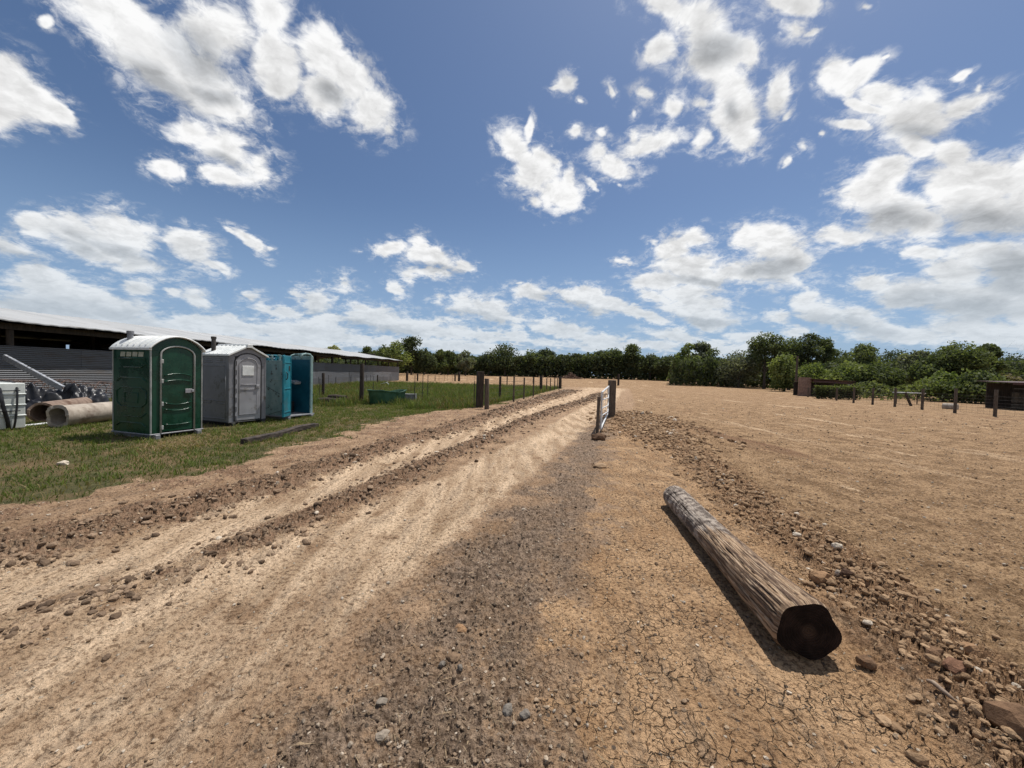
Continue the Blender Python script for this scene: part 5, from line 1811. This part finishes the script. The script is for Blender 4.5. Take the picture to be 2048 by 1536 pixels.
# roadside fence running away along the dirt road
road = [(pC + Vector((0.1, 0.15, 0)), 1.2, 0.0, M_darksteel)]
for px, py, ty, w_ in ((999.5, 800, 753, 5), (1027, 804, 753, 0), (1047.5, 799, 755, 0), (1066.5, 793, 755, 0), (1081.5, 784, 751.5, 6), (1093, 782.5, 756, 0), (1100.5, 781.5, 756, 0), (1109, 779.5, 756, 0), (1115, 777.5, 756, 0), (1120, 777.2, 753, 6)):
    p_ = at(px, py)
    road.append((p_, (py - ty) * p_.y / FPX, w_ * p_.y / FPX if w_ else 0.10, M_wood if w_ == 0 else M_wooddark))
road.sort(key=lambda t_: t_[0].y)
wire_fence('roadside_fence', 'wire fence of mixed wooden posts running beside the dirt road', road, (0.35, 0.62, 0.9, 1.15), 0.004)

# fence at the front of the pasture
fr_ = []
for px, py, ty, w_ in ((829, 806, 751, 0), (845, 800, 750, 0), (855, 801, 750, 0), (746, 800, 764, 0)):
    p_ = at(px, py)
    fr_.append((p_, (py - ty) * p_.y / FPX, 0, M_darksteel))
fr_.append((Vector(pT) + Vector((0.05, 0, 0)), 1.2, 0, M_darksteel))
fr_.append((Vector(pC) + Vector((-0.25, 0.1, 0)), 1.2, 0, M_darksteel))
fr_.sort(key=lambda t_: t_[0].x)
wire_fence('pasture_front_fence', 'sagging strands on steel posts behind the green stock tank', fr_, (0.4, 0.75, 1.1), 0.003)

# fence along the barn
bn = []
for px, py, ty, w_ in ((639.5, 796, 757, 0), (646, 794, 746, 7), (657, 772, 750, 0), (698, 771, 744, 0), (702, 770, 750, 0), (733, 769, 750, 0), (741, 768, 750, 0), (755, 768, 750, 6), (780, 767, 748, 0)):
    p_ = at(px, py)
    bn.append((p_, (py - ty) * p_.y / FPX, w_ * 0.012 * 2 if w_ else 0, M_darksteel if not w_ else M_wooddark))
bn.sort(key=lambda t_: t_[0].y)
wire_fence('barn_side_fence', 'row of thin dark steel posts with wire beside the barn wall', bn, (0.4, 0.8, 1.1), 0.004)

# fence at the back of the pasture
bk = []
for px, py, ty, w_ in ((814, 762, 743, 4.6), (835, 762, 747, 3), (870, 762, 751, 1.4), (878, 762, 749, 0), (889, 762, 749, 0), (895, 762, 748, 0), (905, 762, 748, 0), (910, 762.5, 747, 3), (918, 762.5, 743.5, 4.6), (934, 763, 752, 0), (949, 763, 751, 0), (1014, 769, 750, 2.4), (1067, 767, 754, 3.6)):
    p_ = at(px, py)
    bk.append((p_, max((py - ty) * p_.y / FPX, 0.9), w_ * p_.y / FPX if w_ else 0.0, M_wooddark))
wire_fence('pasture_back_fence', 'far fence of thick and thin dark posts before the bare tan field', bk, (0.4, 0.75, 1.1), 0.005)

# right-hand woven wire fence
rf = []
for px, py, ty in ((1616, 794, 775), (1643, 797, 774), (1673, 801, 775), (1707, 806, 775), (1745, 809.5, 776), (1789.5, 813.5, 776), (1844, 819, 777), (1909.5, 826, 777), (1989.6, 833.5, 779)):
    p_ = at(px, py)
    rf.append((p_, (py - ty) * p_.y / FPX, 4.6 * 0.031, M_wood))
lst = rf[-1][0]
rf.append((lst + Vector((1.3, -2.1, 0)), 1.45, 0.17, M_wood))
rf.append((lst + Vector((2.6, -4.2, 0)), 1.45, 0.17, M_wood))
wire_fence('woven_wire_fence', 'woven wire fence with evenly spaced wooden posts along the right of the field', rf, (0.10, 0.25, 0.40, 0.55, 0.72, 0.90, 1.08), 0.0035, stay=0.28)

# ================================================================== metal gate
gn_ = at(1201, 868)
hinge = Vector(pG) + Vector((-0.16, -0.14, 0))
dg = Vector((gn_.x - hinge.x, gn_.y - hinge.y, 0))
Lg = dg.length
gate = thing('metal_gate', 'pale tubular farm gate standing open, seen nearly end on', 'gate', (hinge.x, hinge.y, hinge.z), math.atan2(dg.y, dg.x))
zs = [0.16, 0.36, 0.58, 0.84, 1.16]
sag = -0.07
b = MB()
r_ = 0.026
b.path([(0, 0, zs[0]), (0, 0, zs[-1])], r_, 10)
b.path([(Lg, 0, zs[0] + sag), (Lg, 0, zs[-1] + sag)], r_, 10)
b.path([(0, 0, zs[0]), (Lg, 0, zs[0] + sag)], r_, 10)
b.path([(0, 0, zs[-1]), (Lg, 0, zs[-1] + sag)], r_, 10)
b.build('gate_frame', M_whitep, gate, smooth=True, auto=50)
for z_ in zs[1:-1]:
    b = MB()
    b.path([(0, 0, z_), (Lg * .3, 0.05, z_ + sag * .3 - 0.02), (Lg * .7, -0.06, z_ + sag * .7 + 0.02), (Lg, 0, z_ + sag)], 0.020, 8)
    b.build('rail', M_whitep, gate, smooth=True)
for u in (0.33, 0.66):
    b = MB()
    b.box((Lg * u, -0.03, (zs[0] + zs[-1]) / 2 + sag * u), (0.05, 0.008, zs[-1] - zs[0]))
    b.build('upright', M_whitep, gate)
b = MB()
b.path([(0.05, 0.02, zs[0]), (Lg * .33, 0.02, zs[-1] - 0.03)], 0.014, 6)
b.build('brace', M_whitep, gate)
for z_ in (0.36, 0.95):
    b = MB()
    b.path([(0, 0, z_), (-0.14, 0, z_)], 0.016, 8)
    b.build('hinge', M_darksteel, gate)
b = MB()
p_ = Vector((gn_.x - 0.10, gn_.y - 0.02, gn_.z))
b.path([p_ - Vector((0, 0, 0.1)), p_ + Vector((0.02, 0, 1.02))], 0.045, 8)
tag(b.build('wooden_stake', M_wood, None, True, auto=45), 'slim wooden stake against the free end of the metal gate', 'post')

# ================================================================== trees
LEAF = leaf_mat('tree_foliage', 0.36, 0.6)
M_bark = simple('tree_bark', (0.05, 0.04, 0.032), (0.13, 0.105, 0.085), 8, 0.9, 0.5, 0.02, stretch=(2, 2, 0.5))
M_dead = simple('bare_branch_bark', (0.13, 0.11, 0.095), (0.24, 0.21, 0.18), 8, 0.9, 0.4)


def leaf_quads(C, rs_, size, nrm=None, jitter=0.9):
    """One rhombic leaf spray per centre."""
    N = len(C)
    n0 = rs_.normal(0, 1, (N, 3))
    if nrm is not None:
        n0 = nrm * 1.0 + n0 * jitter
    n0 /= np.linalg.norm(n0, axis=1, keepdims=True) + 1e-9
    a = np.cross(n0, rs_.normal(0, 1, (N, 3)))
    a /= np.linalg.norm(a, axis=1, keepdims=True) + 1e-9
    b_ = np.cross(n0, a)
    s_ = size * rs_.uniform(.55, 1.3, (N, 1))
    V = np.stack([C + a * s_ * .62, C + b_ * s_ * .36, C - a * s_ * .62, C - b_ * s_ * .36], 1)
    return V.reshape(-1, 3)


def crown_points(rs_, w_, d_, z0, z1, lobes, per, style):
    H = z1 - z0
    Cs, Ns, Lo, Rs = [], [], [], []
    for i in range(lobes):
        if style == 'bush':
            t = rs_.rand() * 0.85
            env = (1 - t) ** 0.5 * (0.9 + 0.1 * t)
        elif style == 'tall':
            t = i / (lobes - 1)
            env = 0.55 + 0.45 * math.sin(math.pi * min(1, t * 0.9 + 0.1))
        else:
            t = rs_.beta(1.6, 1.5)
            env = math.sqrt(max(0.02, 1 - (2 * t - 0.95) ** 2))
        a = rs_.uniform(0, 2 * math.pi)
        rr0 = (rs_.rand() ** 0.45) * env
        R0 = rs_.uniform(0.17, 0.30) * min(w_, H * 1.3) * (0.75 if style == 'airy' else 1.0)
        c_ = np.array([math.cos(a) * max(0, w_ / 2 - R0 * .8) * rr0, math.sin(a) * max(0, d_ / 2 - R0 * .8) * rr0, z0 + R0 * .7 + t * (H - R0 * 1.6)])
        if i == 0:
            c_[:] = (0, 0, z1 - R0 * 0.95)
        u = rs_.normal(0, 1, (per, 3))
        u /= np.linalg.norm(u, axis=1, keepdims=True)
        rad = R0 * (0.50 + 0.62 * rs_.rand(per, 1) ** 0.7)
        lump = 1 + 0.30 * np.sin(u[:, :1] * 5 + i) * np.sin(u[:, 1:2] * 5 + i * 2) * np.cos(u[:, 2:3] * 4 + i)
        P_ = c_ + u * rad * lump * np.array([1, 1, 0.8])
        Cs.append(P_)
        Ns.append(u)
        Lo.append(np.full(per, rs_.uniform(-1, 1)))
        Rs.append((c_, R0))
    return np.vstack(Cs), np.vstack(Ns), np.concatenate(Lo), Rs


GREENS = {'dark': ((0.036, 0.049, 0.028), (0.116, 0.132, 0.074)),
          'mid': ((0.055, 0.073, 0.034), (0.167, 0.190, 0.090)),
          'fresh': ((0.075, 0.104, 0.038), (0.240, 0.268, 0.107)),
          'yellow': ((0.112, 0.118, 0.038), (0.341, 0.330, 0.126)),
          'grey': ((0.083, 0.093, 0.069), (0.224, 0.235, 0.173)),
          'brown': ((0.086, 0.073, 0.049), (0.250, 0.211, 0.138))}


def tree(px, topy, Y, wpx, style, tone, label, group=None, seed=0, leaf=None, lobes=15, per=330, name='tree', low=0.18, cat='tree', dens=1.0):
    rs_ = np.random.RandomState(1000 + seed)
    k = Y / FPX
    X = front_x(px, topy, Y)
    z0 = mz(X, Y)
    hz_ = 746.5 + 0.028 * (px - 1024)
    H = EYE + (hz_ - topy) * k - z0
    w_ = wpx * k
    root = thing(name, label, cat, (X, Y, z0), 0, group)
    leaf = leaf or max(0.20, 0.0042 * Y)
    zb = H * low
    P_, Nn, lo, lob = crown_points(rs_, w_, w_ * 0.9, zb, H, lobes, int(per * dens), style)
    dk_, lt = GREENS[tone]
    t = np.clip(0.5 + 0.28 * lo + rs_.normal(0, 0.24, len(P_)), 0, 1)[:, None]
    C = np.array(dk_) * (1 - t) + np.array(lt) * t
    V = leaf_quads(P_, rs_, leaf, Nn, 0.9)
    me = np_mesh('crown', V, np.arange(len(V)).reshape(-1, 4), 4, LEAF, np.repeat(C, 4, 0))
    link(bpy.data.objects.new('crown', me), root)
    b = MB()
    tr_ = max(0.06, 0.022 * H)
    fork = Vector((rs_.uniform(-.1, .1), rs_.uniform(-.1, .1), max(zb * 1.2, H * 0.25)))
    b.path([(0, 0, -0.2), (0.02, 0.01, fork.z * 0.5), fork, (fork.x * 2, fork.y, H * 0.8)], [tr_ * 1.3, tr_, tr_ * 0.8, tr_ * 0.15], 8)
    for c_, R0 in lob[:9]:
        e = Vector(c_)
        s0 = Vector((fork.x * 1.2, fork.y, fork.z * rs_.uniform(0.7, 1.3)))
        b.path([s0, (s0 + e) / 2 + Vector((0, 0, 0.06 * H)), e], [tr_ * 0.5, tr_ * 0.32, tr_ * 0.08], 6)
    b.build('trunk', M_bark, root, smooth=True)
    return root


def front_x(px, py, Y):
    """x of a point at distance Y that shows in pixel column px near row py."""
    d = ray(px, py)
    return d.x / d.y * Y


TREES = [
    # px, top, Y, width px, style, tone, label
    (668, 690, 105, 42, 'broad', 'yellow', 'yellowish treetop just showing above the middle of the barn roof'),
    (735, 691, 100, 40, 'airy', 'mid', 'loose green tree behind the far end of the barn roof'),
    (768, 690, 96, 44, 'broad', 'mid', 'green tree between the barn end and the big yellowish tree'),
    (793, 681, 88, 50, 'broad', 'fresh', 'rounded yellow-green tree just behind the far corner of the barn'),
    (824, 671.5, 98, 36, 'tall', 'dark', 'tallest dark narrow tree rising beside the yellow-green one'),
    (849, 697, 100, 44, 'broad', 'dark', 'dark rounded tree directly right of the tallest narrow tree'),
    (883, 699, 104, 24, 'tall', 'mid', 'small slender tree with clumped top, left of its twin'),
    (897, 701, 106, 26, 'tall', 'mid', 'small slender tree with clumped top, right of its twin'),
    (932, 700, 104, 34, 'airy', 'grey', 'thin pointed grey-green tree behind the thick corner post'),
    (1011, 685, 112, 66, 'broad', 'dark', 'large dome-shaped dark tree near the middle of the far tree line'),
    (978, 703, 110, 44, 'broad', 'dark', 'dark shoulder tree on the left flank of the large dome tree'),
    (1063, 699, 116, 38, 'broad', 'mid', 'green tree just right of the large dome tree'),
    (1091, 697, 118, 42, 'broad', 'dark', 'rounded dark tree second to the right of the dome tree'),
    (1122, 708, 116, 34, 'airy', 'mid', 'low ragged tree above the brush pile'),
    (1162, 706, 118, 44, 'broad', 'mid', 'rounded green tree left of the broad double-crowned one'),
    (1200, 699, 116, 40, 'broad', 'dark', 'dark tree showing just above and left of the gate post'),
    (1226, 695, 116, 50, 'broad', 'mid', 'broad green crown directly above the gate post'),
    (1266, 687.5, 114, 34, 'tall', 'mid', 'upright tree with a raised tip right of the gate post'),
    (1302, 706, 112, 52, 'broad', 'dark', 'flat-topped dark tree right of the upright tip'),
    (1338, 709, 108, 46, 'broad', 'dark', 'dark low tree at the left foot of the pale airy trees'),
    (1378, 686, 92, 44, 'airy', 'fresh', 'pale feathery tree, left of the two that stand before the field corner'),
    (1403, 682, 92, 46, 'airy', 'grey', 'pale feathery tree, right of the two that stand before the field corner'),
    (1427, 695, 88, 40, 'broad', 'mid', 'rounded green tree where the nearer bushes begin'),
    (1372, 722, 84, 64, 'bush', 'mid', 'light green bushy tree reaching the ground at the field corner'),
    (1432, 716, 80, 60, 'bush', 'fresh', 'light green bushy tree beside the parked farm trailer'),
    (1480, 699, 72, 84, 'bush', 'grey', 'wide brownish half-bare bush left of the highest crown'),
    (1533, 662, 70, 66, 'airy', 'mid', 'highest leafy crown at the top of the right-hand tree group'),
    (1582, 673, 68, 60, 'broad', 'mid', 'green crown in the dip between two highest crowns'),
    (1618, 665, 66, 60, 'airy', 'dark', 'dark tall crown above the utility pole'),
    (1652, 675, 66, 40, 'airy', 'mid', 'tree with a single tuft sticking out to the right'),
    (1572, 703, 58, 56, 'bush', 'fresh', 'bright yellow-green small tree left of the utility pole'),
    (1625, 722, 56, 70, 'bush', 'fresh', 'fresh green bush behind the pink-walled shed'),
    (1690, 696, 84, 70, 'broad', 'dark', 'dark distant tree in the gap above the red shed roof'),
    (1728, 686, 52, 74, 'airy', 'mid', 'green tree with a pointed tip behind the fence, right of the shed'),
    (1702, 720, 46, 84, 'bush', 'fresh', 'fresh green bush with a bright leaf cluster beside the shed'),
    (1783, 694, 78, 84, 'broad', 'dark', 'dark distant tree line crown between the two nearer green groups'),
    (1762, 722, 44, 84, 'bush', 'mid', 'dense mid-green bush behind the fence left of the white board'),
    (1842, 698, 46, 66, 'airy', 'grey', 'greyish open tree behind the white board'),
    (1822, 726, 52, 60, 'bush', 'grey', 'low greyish bush behind the white board'),
    (1886, 700, 42, 74, 'airy', 'mid', 'leafy tree left of the highest crown on the far right'),
    (1922, 681, 42, 84, 'airy', 'mid', 'highest leafy crown near the right edge of the picture'),
    (1978, 687, 44, 52, 'airy', 'mid', 'open crown with separate tufts left of the dead tree'),
    (1890, 742, 38, 90, 'bush', 'fresh', 'low green bush right of the white board'),
    (1955, 736, 36, 90, 'bush', 'mid', 'green bush behind the last fence posts'),
    (2030, 705, 62, 80, 'broad', 'dark', 'dark tree at the right edge behind the bare dead tree'),
    (2010, 745, 44, 60, 'bush', 'brown', 'brownish bush beside the dark far-right shed'),
]
for i, (px, ty, Y, wp, st, tn, lb) in enumerate(TREES):
    far = Y > 75
    tree(px, ty, Y, wp * 1.30, st, tn, lb, 'trees of the far tree line' if Y > 84 else 'trees and bushes right of the field', seed=i, lobes=16 if not far else 13, per=420 if not far else 300,
         name='bush' if st == 'bush' else 'tree', cat='bush' if st == 'bush' else 'tree', low=0.03 if st == 'bush' else (0.12 if far else 0.16), leaf=None if Y > 60 else 0.21 + 0.001 * Y)

# dead bare tree at the right
X = front_x(2018, 700, 60)
root = thing('bare_tree', 'leafless dead tree sticking up near the right edge', 'tree', (X, 60, mz(X, 60)))
b = MB()
r0 = random.Random(12)


def branch(p_, d, L, r, lev):
    pts, rad = [p_], [r]
    q = p_
    for k in range(4):
        d = (d + Vector((r0.uniform(-.28, .28), r0.uniform(-.28, .28), r0.uniform(-.05, .16)))).normalized()
        q = q + d * L / 4
        pts.append(q)
        rad.append(r * (1 - 0.2 * (k + 1)))
    b.path(pts, rad, 6)
    if lev:
        for k in (2, 3, 4, 4):
            if r0.random() < 0.85:
                dd = (d + Vector((r0.uniform(-1, 1), r0.uniform(-1, 1), r0.uniform(0, .7)))).normalized()
                branch(pts[k], dd, L * r0.uniform(.45, .7), rad[k] * 0.7, lev - 1)


branch(Vector((0, 0, -0.2)), Vector((-0.05, 0, 1)), 5.2, 0.16, 4)
b.build('limbs', M_dead, root, smooth=True)

# the wood behind: one dense mass of foliage
rw = np.random.RandomState(77)


def wood_mass(name, x0px, x1px, Y0, Y1, topf, N, leaf, tone, label, seed, kind='stuff'):
    rs_ = np.random.RandomState(seed)
    px = rs_.uniform(x0px, x1px, N)
    Y = Y0 + (Y1 - Y0) * rs_.rand(N) ** 1.3
    k = Y / FPX
    slope = (px - 1024) / FPX
    X = slope * Y
    base = macro(X, Y)
    lump = fbm(px * 0.030, Y * 0.08, 1.0, 4, 0.6, seed)
    hz_ = 746.5 + 0.028 * (px - 1024)
    topz = EYE + (hz_ - topf(px)) * ((Y0 + Y1) / 2) / FPX - base + 1.6 * lump * (Y0 / 110) - 0.5
    topz = np.maximum(topz, 0.4)
    u = rs_.rand(N) ** 0.75
    hole = fbm(px * 0.09, u * 4 + Y * 0.1, 1.0, 3, 0.6, seed + 3)
    ok = hole > -0.28
    Z = base + topz * u
    P_ = np.stack([X, Y, Z], 1)[ok]
    dk_, lt = GREENS[tone]
    cl = fbm(px * 0.055, u * 3, 1.0, 3, 0.6, seed + 9)[ok]
    t = np.clip(0.45 + 0.9 * cl + rs_.normal(0, 0.2, len(P_)), 0, 1)[:, None]
    C = np.array(dk_) * (1 - t) + np.array(lt) * t
    V = leaf_quads(P_, rs_, leaf)
    o = link(bpy.data.objects.new(name, np_mesh(name, V, np.arange(len(V)).reshape(-1, 4), 4, LEAF, np.repeat(C, 4, 0))))
    return tag(o, label, 'woodland', kind=kind)


wood_mass('distant_woodland', 560, 1380, 112, 134, lambda p_: 711 + 4 * np.sin(p_ * 0.02), 60000, 0.75, 'dark', 'dark wall of woodland closing off the fields', 5)
wood_mass('roadside_thicket', 1340, 1720, 74, 90, lambda p_: 716 + 0 * p_, 26000, 0.5, 'dark', 'dense dark thicket behind the bushes right of the field', 6)
wood_mass('fence_thicket', 1640, 2330, 56, 72, lambda p_: 722 + 0 * p_, 30000, 0.42, 'dark', 'dark thicket behind the woven wire fence', 7)
wood_mass('fence_undergrowth', 1660, 2330, 36, 50, lambda p_: 760 - 0.02 * (p_ - 1660) + 5 * np.sin(p_ * 0.05), 9000, 0.22, 'mid', 'low weeds and saplings under the trees behind the right fence', 8)
wood_mass('barn_rear_woodland', 60, 760, 84, 100, lambda p_: 716 + 0 * p_, 26000, 0.55, 'dark', 'dark trees seen through the gap under the barn roof', 9)

# ================================================================== sheds and things at the right
M_pink = simple('pinkish_block_wall', (0.20, 0.125, 0.095), (0.30, 0.20, 0.155), 5, 0.9, 0.3)
M_redroof = simple('dark_red_roof_sheet', (0.045, 0.020, 0.018), (0.09, 0.040, 0.034), 8, 0.6, 0.3)
M_hay = simple('stored_dark_bales', (0.03, 0.025, 0.018), (0.085, 0.068, 0.045), 4, 0.95, 0.8, 0.05)
q = at(1597, 792)
k = q.y / FPX
sh = thing('animal_shed', 'low open shed with a pinkish side wall and dark red roof', 'shed', q, -0.10)
b = MB()
b.box((0.62, 0.1, 1.02), (1.25, 0.12, 2.04)).build('side_wall', M_pink, sh)
b = MB()
b.box((3.2, 1.2, 1.72), (4.2, 3.4, 0.05), rx=-0.06, ry=0.03).build('roof', M_redroof, sh)
b = MB()
b.box((3.2, -0.45, 1.58), (4.1, 0.05, 0.2), ry=0.03).build('fascia', M_redroof, sh)
for x_ in (1.4, 3.2, 5.1):
    b = MB()
    b.path([(x_, -0.4, -0.1), (x_, -0.4, 1.52)], 0.06, 8).build('post', M_wooddark, sh)
b = MB()
b.box((3.2, 2.8, 0.75), (4.2, 0.06, 1.5)).build('rear_wall', M_barnwood, sh)
for z_ in (0.35, 0.7, 1.05):
    b = MB()
    b.box((3.2, -0.35, z_), (4.0, 0.04, 0.10)).build('rail', M_wooddark, sh)
q = at(1591, 788)
b = MB()
kk = q.y / FPX
b.path([q - Vector((0, 0, .3)), q + Vector((0.0, 0, 2.4)), q + Vector((0.05, 0, 76 * kk))], [0.15, 0.13, 0.11], 10)
pole = thing('utility_pole', 'brown wooden pole standing left of the pink-walled shed', 'pole', (0, 0, 0))
b.build('pole', M_wood, pole, smooth=True, auto=45)
b = MB()
b.box((q.x - 0.25, q.y, q.z + 75 * kk), (0.6, 0.06, 0.05)).build('arm', M_wood, pole)
q = at(1690, 800)
b = MB()
hd = thing('vine_fence', 'short fence overgrown with dark vines right of the red shed roof', 'fence', q + Vector((0, 1.0, 0)), 0.0)
for x_ in (-1.6, 0.0, 1.7):
    b = MB()
    b.path([(x_, 0, -0.1), (x_, 0, 1.1)], 0.05, 6).build('post', M_wooddark, hd)
rs_ = np.random.RandomState(4)
N = 5000
P_ = np.stack([rs_.uniform(-1.9, 2.0, N), rs_.normal(0, 0.18, N), 1.25 * rs_.rand(N) ** 0.6], 1)
t = np.clip(P_[:, 2:3] - 0.5 + rs_.normal(0, .2, (N, 1)), 0, 1)
C = np.array(GREENS['dark'][0]) * (1 - t) + np.array(GREENS['fresh'][1]) * 0.7 * t
V = leaf_quads(P_, rs_, 0.13)
link(bpy.data.objects.new('vines', np_mesh('vines', V, np.arange(len(V)).reshape(-1, 4), 4, LEAF, np.repeat(C, 4, 0))), hd)

q = at(2004, 818)
q = Vector((front_x(2028, 800, 27), 27, mz(24, 27)))
fs_ = thing('storage_shed', 'dark open-fronted shed cut off by the right edge', 'shed', q, -0.35)
b = MB()
b.box((1.7, 1.2, 1.98), (4.2, 3.2, 0.05), rx=0.03, ry=-0.01).build('roof', M_redroof, fs_)
b = MB()
b.box((1.7, -0.40, 1.86), (4.1, 0.05, 0.16)).build('fascia', M_redroof, fs_)
b = MB()
b.box((2.0, 0.1, 1.50), (3.4, 0.9, 0.07)).build('lower_roof', M_darksteel, fs_)
b = MB()
b.box((2.0, 2.6, 0.95), (3.8, 0.06, 1.9)).build('rear_wall', M_barnwood, fs_)
for x_ in (0.35, 1.9, 3.5):
    b = MB()
    b.path([(x_, -0.3, -0.1), (x_, -0.3, 1.84)], 0.06, 8).build('post', M_wooddark, fs_)
for i in range(3):
    for j in range(3):
        b = MB()
        b.box((0.95 + i * 0.95, 0.7, 0.22 + j * 0.42), (0.9, 0.7, 0.40)).build('stacked_bale', M_hay, fs_, bevel=0.06, seg=2)

q = at(1893, 815)
wb = thing('barrel', 'pale barrel lying on its side behind the fence', 'barrel', Vector((front_x(1901, 808, 26), 26, mz(0, 26))), 0.5)
b = MB()
b.path([(0, -0.35, 0.24), (0, -0.34, 0.24), (0, -0.2, 0.24), (0, 0.2, 0.24), (0, 0.34, 0.24), (0, 0.35, 0.24)], [0.20, 0.225, 0.24, 0.24, 0.225, 0.20], 24)
b.build('drum', M_conc, wb, smooth=True, auto=40)
for y_ in (-0.12, 0.12):
    b = MB()
    b.path([(0, y_ - 0.012, 0.24), (0, y_ + 0.012, 0.24)], 0.25, 24).build('hoop', M_conc, wb, smooth=True, auto=40)
X = front_x(1818, 786, 31)
tbb = thing('white_board_table', 'long white board resting on low dark trestles behind the fence', 'table', (X, 31, mz(X, 31)), -0.05)
b = MB()
b.box((0, 0, 0.92), (1.95, 0.7, 0.06)).build('tabletop', M_whitep, tbb)
for x_ in (-0.8, 0.8):
    b = MB()
    b.box((x_, 0.15, 0.44), (0.05, 0.05, 0.90)).build('trestle', M_wooddark, tbb)
b = MB()
X = front_x(1820, 800, 28.5)
b.path([(X + 0.18, 28.5, -0.15), (X - 0.28, 28.6, 0.98)], 0.085, 10)
tag(b.build('leaning_post', M_wooddark, None, True, auto=45), 'short dark post leaning left in front of the white board', 'post')

# farm trailer parked at the field corner
X = front_x(1402, 768, 82)
ft = thing('farm_trailer', 'small pale flatbed trailer parked under the bushes at the field corner', 'trailer', (X, 82, mz(X, 82)), -0.2)
b = MB()
b.box((0, 0, 0.62), (3.6, 1.8, 0.10)).build('bed', M_trough, ft)
b = MB()
b.box((1.2, 0, 0.95), (0.9, 1.6, 0.5)).build('box', M_whitep, ft)
b = MB()
b.path([(-1.7, -0.8, 0.6), (-1.7, -0.8, 1.35), (1.7, -0.8, 1.35), (1.7, -0.8, 0.6)], 0.035, 6).build('side_rail', M_darksteel, ft)
for x_ in (-0.5, 0.5):
    b = MB()
    b.path([(x_, -0.95, 0.36), (x_, -0.75, 0.36)], 0.34, 16).build('wheel', M_black, ft, smooth=True, auto=40)
b = MB()
b.path([(1.8, 0, 0.6), (3.0, 0, 0.45)], 0.05, 6).build('drawbar', M_darksteel, ft)

# brush pile and the white scrap
X = front_x(1142, 748, 104)
rs_ = np.random.RandomState(21)
b = MB()
for k in range(260):
    a = rs_.uniform(0, 2 * math.pi)
    r_ = abs(rs_.normal(0, 1.5))
    p_ = Vector((X + r_ * math.cos(a) * 1.3, 104 + r_ * math.sin(a), mz(X, 104) + max(0.05, 1.5 - r_ * 0.7) * rs_.rand()))
    d = Vector((rs_.normal(), rs_.normal(), rs_.normal(0.25, .5))).normalized() * rs_.uniform(.5, 1.5)
    b.path([p_ - d * .5, p_ + Vector((0, 0, .06)), p_ + d * .5], [0.07, 0.055, 0.02], 5)
tag(b.build('brush_pile', simple('reddish_cut_brush', (0.09, 0.05, 0.035), (0.21, 0.13, 0.09), 3, 0.9, 0.2), None), 'pile of cut reddish brushwood at the foot of the woods', 'brush', kind=None)
X = front_x(768, 764, 38)
b = MB()
b.box((X, 38, 0.28), (0.75, 0.4, 0.05), ry=-0.3, rz=0.2)
b.path([(X + .3, 37.8, 0.35), (X + .55, 37.8, 0.2), (X + .5, 37.8, 0.0)], 0.03, 6)
tag(b.build('scrap_sheet', M_whitep, None), 'bent white scrap lying in the weeds by the barn wall', 'scrap')
